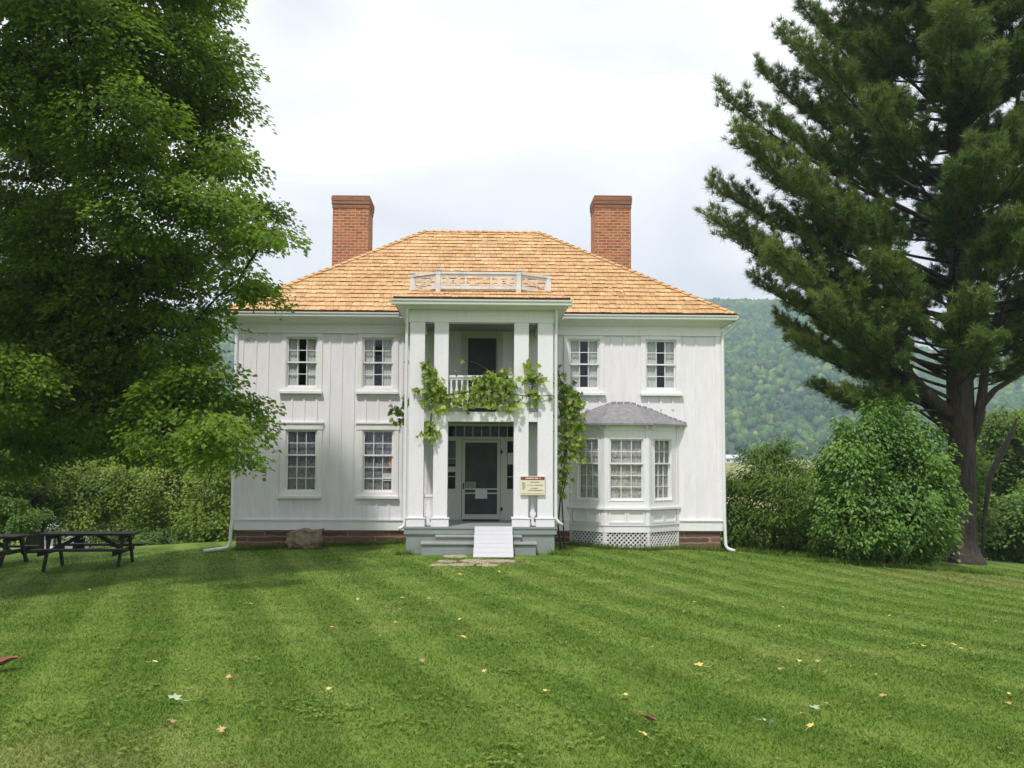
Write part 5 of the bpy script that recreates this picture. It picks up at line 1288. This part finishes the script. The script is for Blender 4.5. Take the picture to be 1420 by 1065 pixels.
# --- vines on the porch
def vine(name, label, lobes, Y, stems, dens=230, yj=.12, leaf=.115, leavesn=5, tint=.6):
    P = []; 
    for px, py, r in lobes:
        n = max(2, int(dens * (r / 61.0) ** 2 * 3.0)); c_ = at(px, py, Y); s_ = r * (Y + DIST) / FPX
        d = rng.normal(0, .48, (n, 3)) * np.array([s_, yj, s_]); P.append(np.array(c_) + d)
    P = np.concatenate(P); n = len(P)
    p0 = stems[0][0]; r_ = thing(name, label, 'vine', tuple(p0))
    axis_ = np.stack([rng.normal(0, .6, n), -.25 + rng.normal(0, .3, n), -.65 + rng.normal(0, .4, n)], -1); nrm = np.stack([rng.normal(0, .65, n), -.7 + rng.normal(0, .4, n), .6 + rng.normal(0, .5, n)], -1)
    ln = leaf * (.45 + .8 * rng.random(n)); V, F, k = leaf_arrays(P, axis_, nrm, ln, ln * 1.05, 'lobed', .16)
    fast_mesh('foliage', V, F, M['leaf_vine'], r_, np.repeat(np.clip(rng.normal(tint, .24, n), 0, 1), k))
    s_ = MB()
    for st in stems:
        s_.tube(st, list(np.linspace(.022, .008, len(st))), 6)
    for i in rng.choice(n, min(n, 70), False):
        p = Vector(P[i]); q = min((v for st in stems for v in st), key=lambda v: (Vector(v) - p).length); q = Vector(q)
        if (q - p).length < .9: s_.tube([q, (q + p) / 2 + Vector((0, 0, .05)), p], [.006, .005, .003], 4, caps=False)
    s_.build('stem', M['vine_wood'], r_, smooth=True)
VY = PY - .10
bl = [(592, 505, 9), (600, 515, 12), (598, 530, 15), (607, 535, 12), (592, 545, 11), (605, 550, 15), (590, 560, 8), (615, 545, 10), (625, 548, 10), (630, 556, 11), (640, 552, 11), (650, 556, 12), (660, 548, 12), (658, 530, 10), (668, 535, 14), (675, 520, 10), (680, 530, 14), (690, 525, 14), (695, 540, 14), (703, 518, 10), (708, 530, 11), (705, 548, 10), (684, 553, 12), (672, 560, 8), (700, 562, 9), (712, 565, 8), (720, 573, 5), (733, 507, 8), (738, 516, 11), (730, 525, 9), (742, 526, 10), (738, 545, 10), (745, 550, 8), (752, 525, 5), (610, 565, 8), (618, 562, 8), (597, 590, 8), (595, 602, 8), (600, 605, 6), (583, 602, 5), (576, 541, 6), (573, 540, 4), (605, 597, 6), (762, 549, 4), (642, 500, 2), (630, 515, 3), (720, 555, 6), (650, 540, 8)]
vs_ = [[at(595, 608, VY), at(598, 580, VY), at(600, 560, VY), at(615, 548, VY - .02), at(640, 545, VY), at(670, 540, VY), at(700, 545, VY), at(735, 550, VY), at(765, 548, VY + .05), at(785, 560, -1.9)],
       [at(600, 560, VY), at(596, 535, VY), at(594, 500, VY)], [at(700, 545, VY), at(704, 525, VY), at(700, 512, VY)], [at(735, 550, VY), at(740, 530, VY), at(735, 505, VY)], [at(670, 540, VY), at(672, 520, VY), at(676, 512, VY)]]
vine('grape_vine', 'yellow green grape vine trailing along the balcony railing', bl, VY, vs_)
rl = [(773, 518, 8), (772, 530, 10), (780, 540, 12), (790, 545, 12), (795, 556, 14), (786, 560, 12), (803, 560, 10), (778, 565, 10), (795, 575, 16), (783, 585, 14), (802, 590, 12), (790, 600, 15), (778, 603, 9), (797, 612, 14), (807, 616, 9), (786, 620, 12), (796, 632, 12), (812, 636, 5), (780, 636, 9), (788, 645, 10), (777, 655, 9), (784, 665, 9), (776, 675, 8), (782, 685, 6), (770, 600, 6), (812, 575, 4), (805, 545, 5), (775, 550, 8)]
vs_ = [[Vector((AX(778, -1.6, 750), -1.6, gzf(2, -1.6) - .05)), at(774, 730, -1.6), at(777, 690, -1.65), at(782, 650, -1.7), at(786, 610, -1.75), at(785, 570, -1.8), at(778, 530, -1.85), at(773, 512, -1.9)], [Vector((AX(783, -1.5, 750), -1.5, gzf(2.1, -1.5) - .05)), at(781, 725, -1.5), at(779, 690, -1.55), at(790, 640, -1.6), at(800, 590, -1.7)]]
vine('grape_vine', 'tall leafy grape vine climbing between the porch and the bay window', rl, -1.75, vs_, dens=260, yj=.16, tint=.6)
ll_ = [(545, 568, 5), (550, 566, 7), (556, 570, 7), (560, 575, 6), (547, 585, 4), (556, 584, 6), (562, 560, 5), (562, 548, 3), (563, 502, 3), (563, 590, 4)]
vs_ = [[at(563, 600, -2.3), at(562, 575, -2.3), at(563, 550, -2.3), at(563, 500, -2.3)], [at(562, 575, -2.3), at(555, 572, -2.3), at(546, 567, -2.3)], [at(562, 590, -2.3), at(552, 585, -2.3), at(545, 586, -2.3)]]
vine('grape_vine', 'few grape vine sprigs poking out left of the porch columns', ll_, -2.3, vs_, dens=300, yj=.06, leaf=.11, tint=.25)

# --- fallen leaves
lmats = {'yellow': plain('yellow_leaf', (0.62, 0.50, 0.16), .6, 0, .2), 'pale': plain('pale_green_leaf', (0.36, 0.45, 0.28), .6, 0, .15), 'tan': plain('tan_leaf', (0.42, 0.29, 0.12), .7, 0, .25), 'brown': plain('brown_leaf', (0.20, 0.09, 0.05), .8, 0, .25)}
def leaf_mesh(name, mat, lobed=True):
    m_ = MB(); n_ = 14; pts = []
    for i in range(n_):
        a = i / n_ * 6.283; r_ = (.5 if i % 2 else 1.0) if lobed else (.6 + .4 * abs(math.cos(a))); r_ *= random.uniform(.85, 1.1)
        x, y = math.cos(a) * r_ * .05, math.sin(a) * r_ * .036; pts.append(Vector((x, y, .018 * (abs(math.sin(a)) ** 2) + .010 * (x / .05) ** 2 + .012)))
    m_.add([Vector((0, 0, .008))] + pts, [(0, 1 + i, 1 + (i + 1) % n_) for i in range(n_)])
    m_.tube([(.04, 0, .018), (.07, .006, .012), (.095, .016, .02)], [.002, .0015, .001], 4)
    me = m_.build(name, mat); d_ = me.data; bpy.data.objects.remove(me); return d_
lm_ = {k: leaf_mesh('fallen_leaf', v, k != 'brown') for k, v in lmats.items()}
c5 = [(83, 203, 'brown', .9), (693, 163), (775, 137), (1110, 180), (1098, 217), (920, 230), (1193, 150), (1276, 207), (427, 330), (638, 370), (482, 438, 'pale', 1.5), (476, 500, 'tan', 1), (613, 524, 'tan', 1.2), (1170, 326, 'tan', 1), (1344, 355), (914, 407), (1283, 258), (1051, 255), (1115, 147), (248, 122), (992, 150), (1275, 80), (1383, 72), (519, 352), (640, 376, 'tan', 1)]
c6 = [(113, 90), (15, 148), (162, 189), (238, 158), (239, 245), (195, 236), (376, 265), (388, 286), (345, 348), (518, 342, 'yellow', 1.5), (739, 227), (505, 157), (473, 185), (752, 172), (795, 325), (849, 327), (1040, 241), (1118, 278), (1140, 283), (1246, 290), (1222, 280), (1137, 217), (1050, 195), (1342, 212), (1030, 427, 'tan', 1), (880, 449, 'tan', 1.2), (838, 463, 'pale', 1.2), (712, 505, 'pale', 1.5), (807, 480, 'tan', .8), (378, 495, 'brown', 1.3), (335, 470), (360, 536), (312, 424), (96, 412), (1375, 418), (1376, 448, 'tan', .9), (1383, 552, 'tan', .8), (831, 512), (745, 350), (1007, 365)]
pts = [(a[0] / 2, 760 + a[1] / 2, *(a[2:] if len(a) > 2 else ('yellow', .85))) for a in c5] + [(710 + a[0] / 2, 760 + a[1] / 2, *(a[2:] if len(a) > 2 else ('yellow', .85))) for a in c6]
pts.append((3, 932, 'brown', 3.2))
special = {(3, 932): 'large curled brown leaf at the left edge of the lawn', (969, 931): 'largest bright yellow leaf lying on the lawn right of centre', (241, 979): 'long pale green leaf lying on the lawn at left', (1066, 1012.5): 'star shaped pale green leaf lying on the lawn at right front', (899, 1007.5): 'curled brown leaf on the front lawn right of centre', (41.5, 861.5): 'small dark brown leaf on the lawn at far left', (1129, 991.5): 'pale green leaf just up the lawn from the star shaped pale one'}
gen = {'yellow': 'small yellow fallen leaf scattered on the mown lawn', 'tan': 'small tan fallen leaf scattered on the mown lawn', 'pale': 'pale green fallen leaf on the lawn', 'brown': 'brown fallen leaf on the lawn'}
for px, py, k, s_ in pts:
    p = ground_at(px, py); o = bpy.data.objects.new('fallen_leaf', lm_[k]); COL.objects.link(o)
    o.location = (p.x, p.y, gzf(p.x, p.y) + .030); o.rotation_euler = (random.uniform(-.3, .3), random.uniform(-.3, .3), random.uniform(0, 6.28)); f = s_ * random.uniform(.8, 1.1); o.scale = (f, f, f)
    lab = next((v for (a, b_), v in special.items() if abs(a - px) < 1 and abs(b_ - py) < 1), gen[k])
    tag(o, lab, 'leaf', 'fallen leaves scattered on the lawn')

# ================================================================== haze
hz = MB(); hz.box(-2480, 2480, -2480, 2480, -13, 262)
mt = bpy.data.materials.new('valley_haze'); mt.use_nodes = True; nt = mt.node_tree; nt.nodes.clear()
o_ = nt.nodes.new('ShaderNodeOutputMaterial'); vp = nt.nodes.new('ShaderNodeVolumePrincipled'); vp.inputs['Density'].default_value = 0.00050; vp.inputs['Color'].default_value = (0.66, 0.83, 1.0, 1); vp.inputs['Anisotropy'].default_value = 0.2
nt.links.new(vp.outputs[0], o_.inputs['Volume'])
tag(hz.build('haze', mt), 'thin blue summer haze filling the valley air', 'haze', kind='stuff')
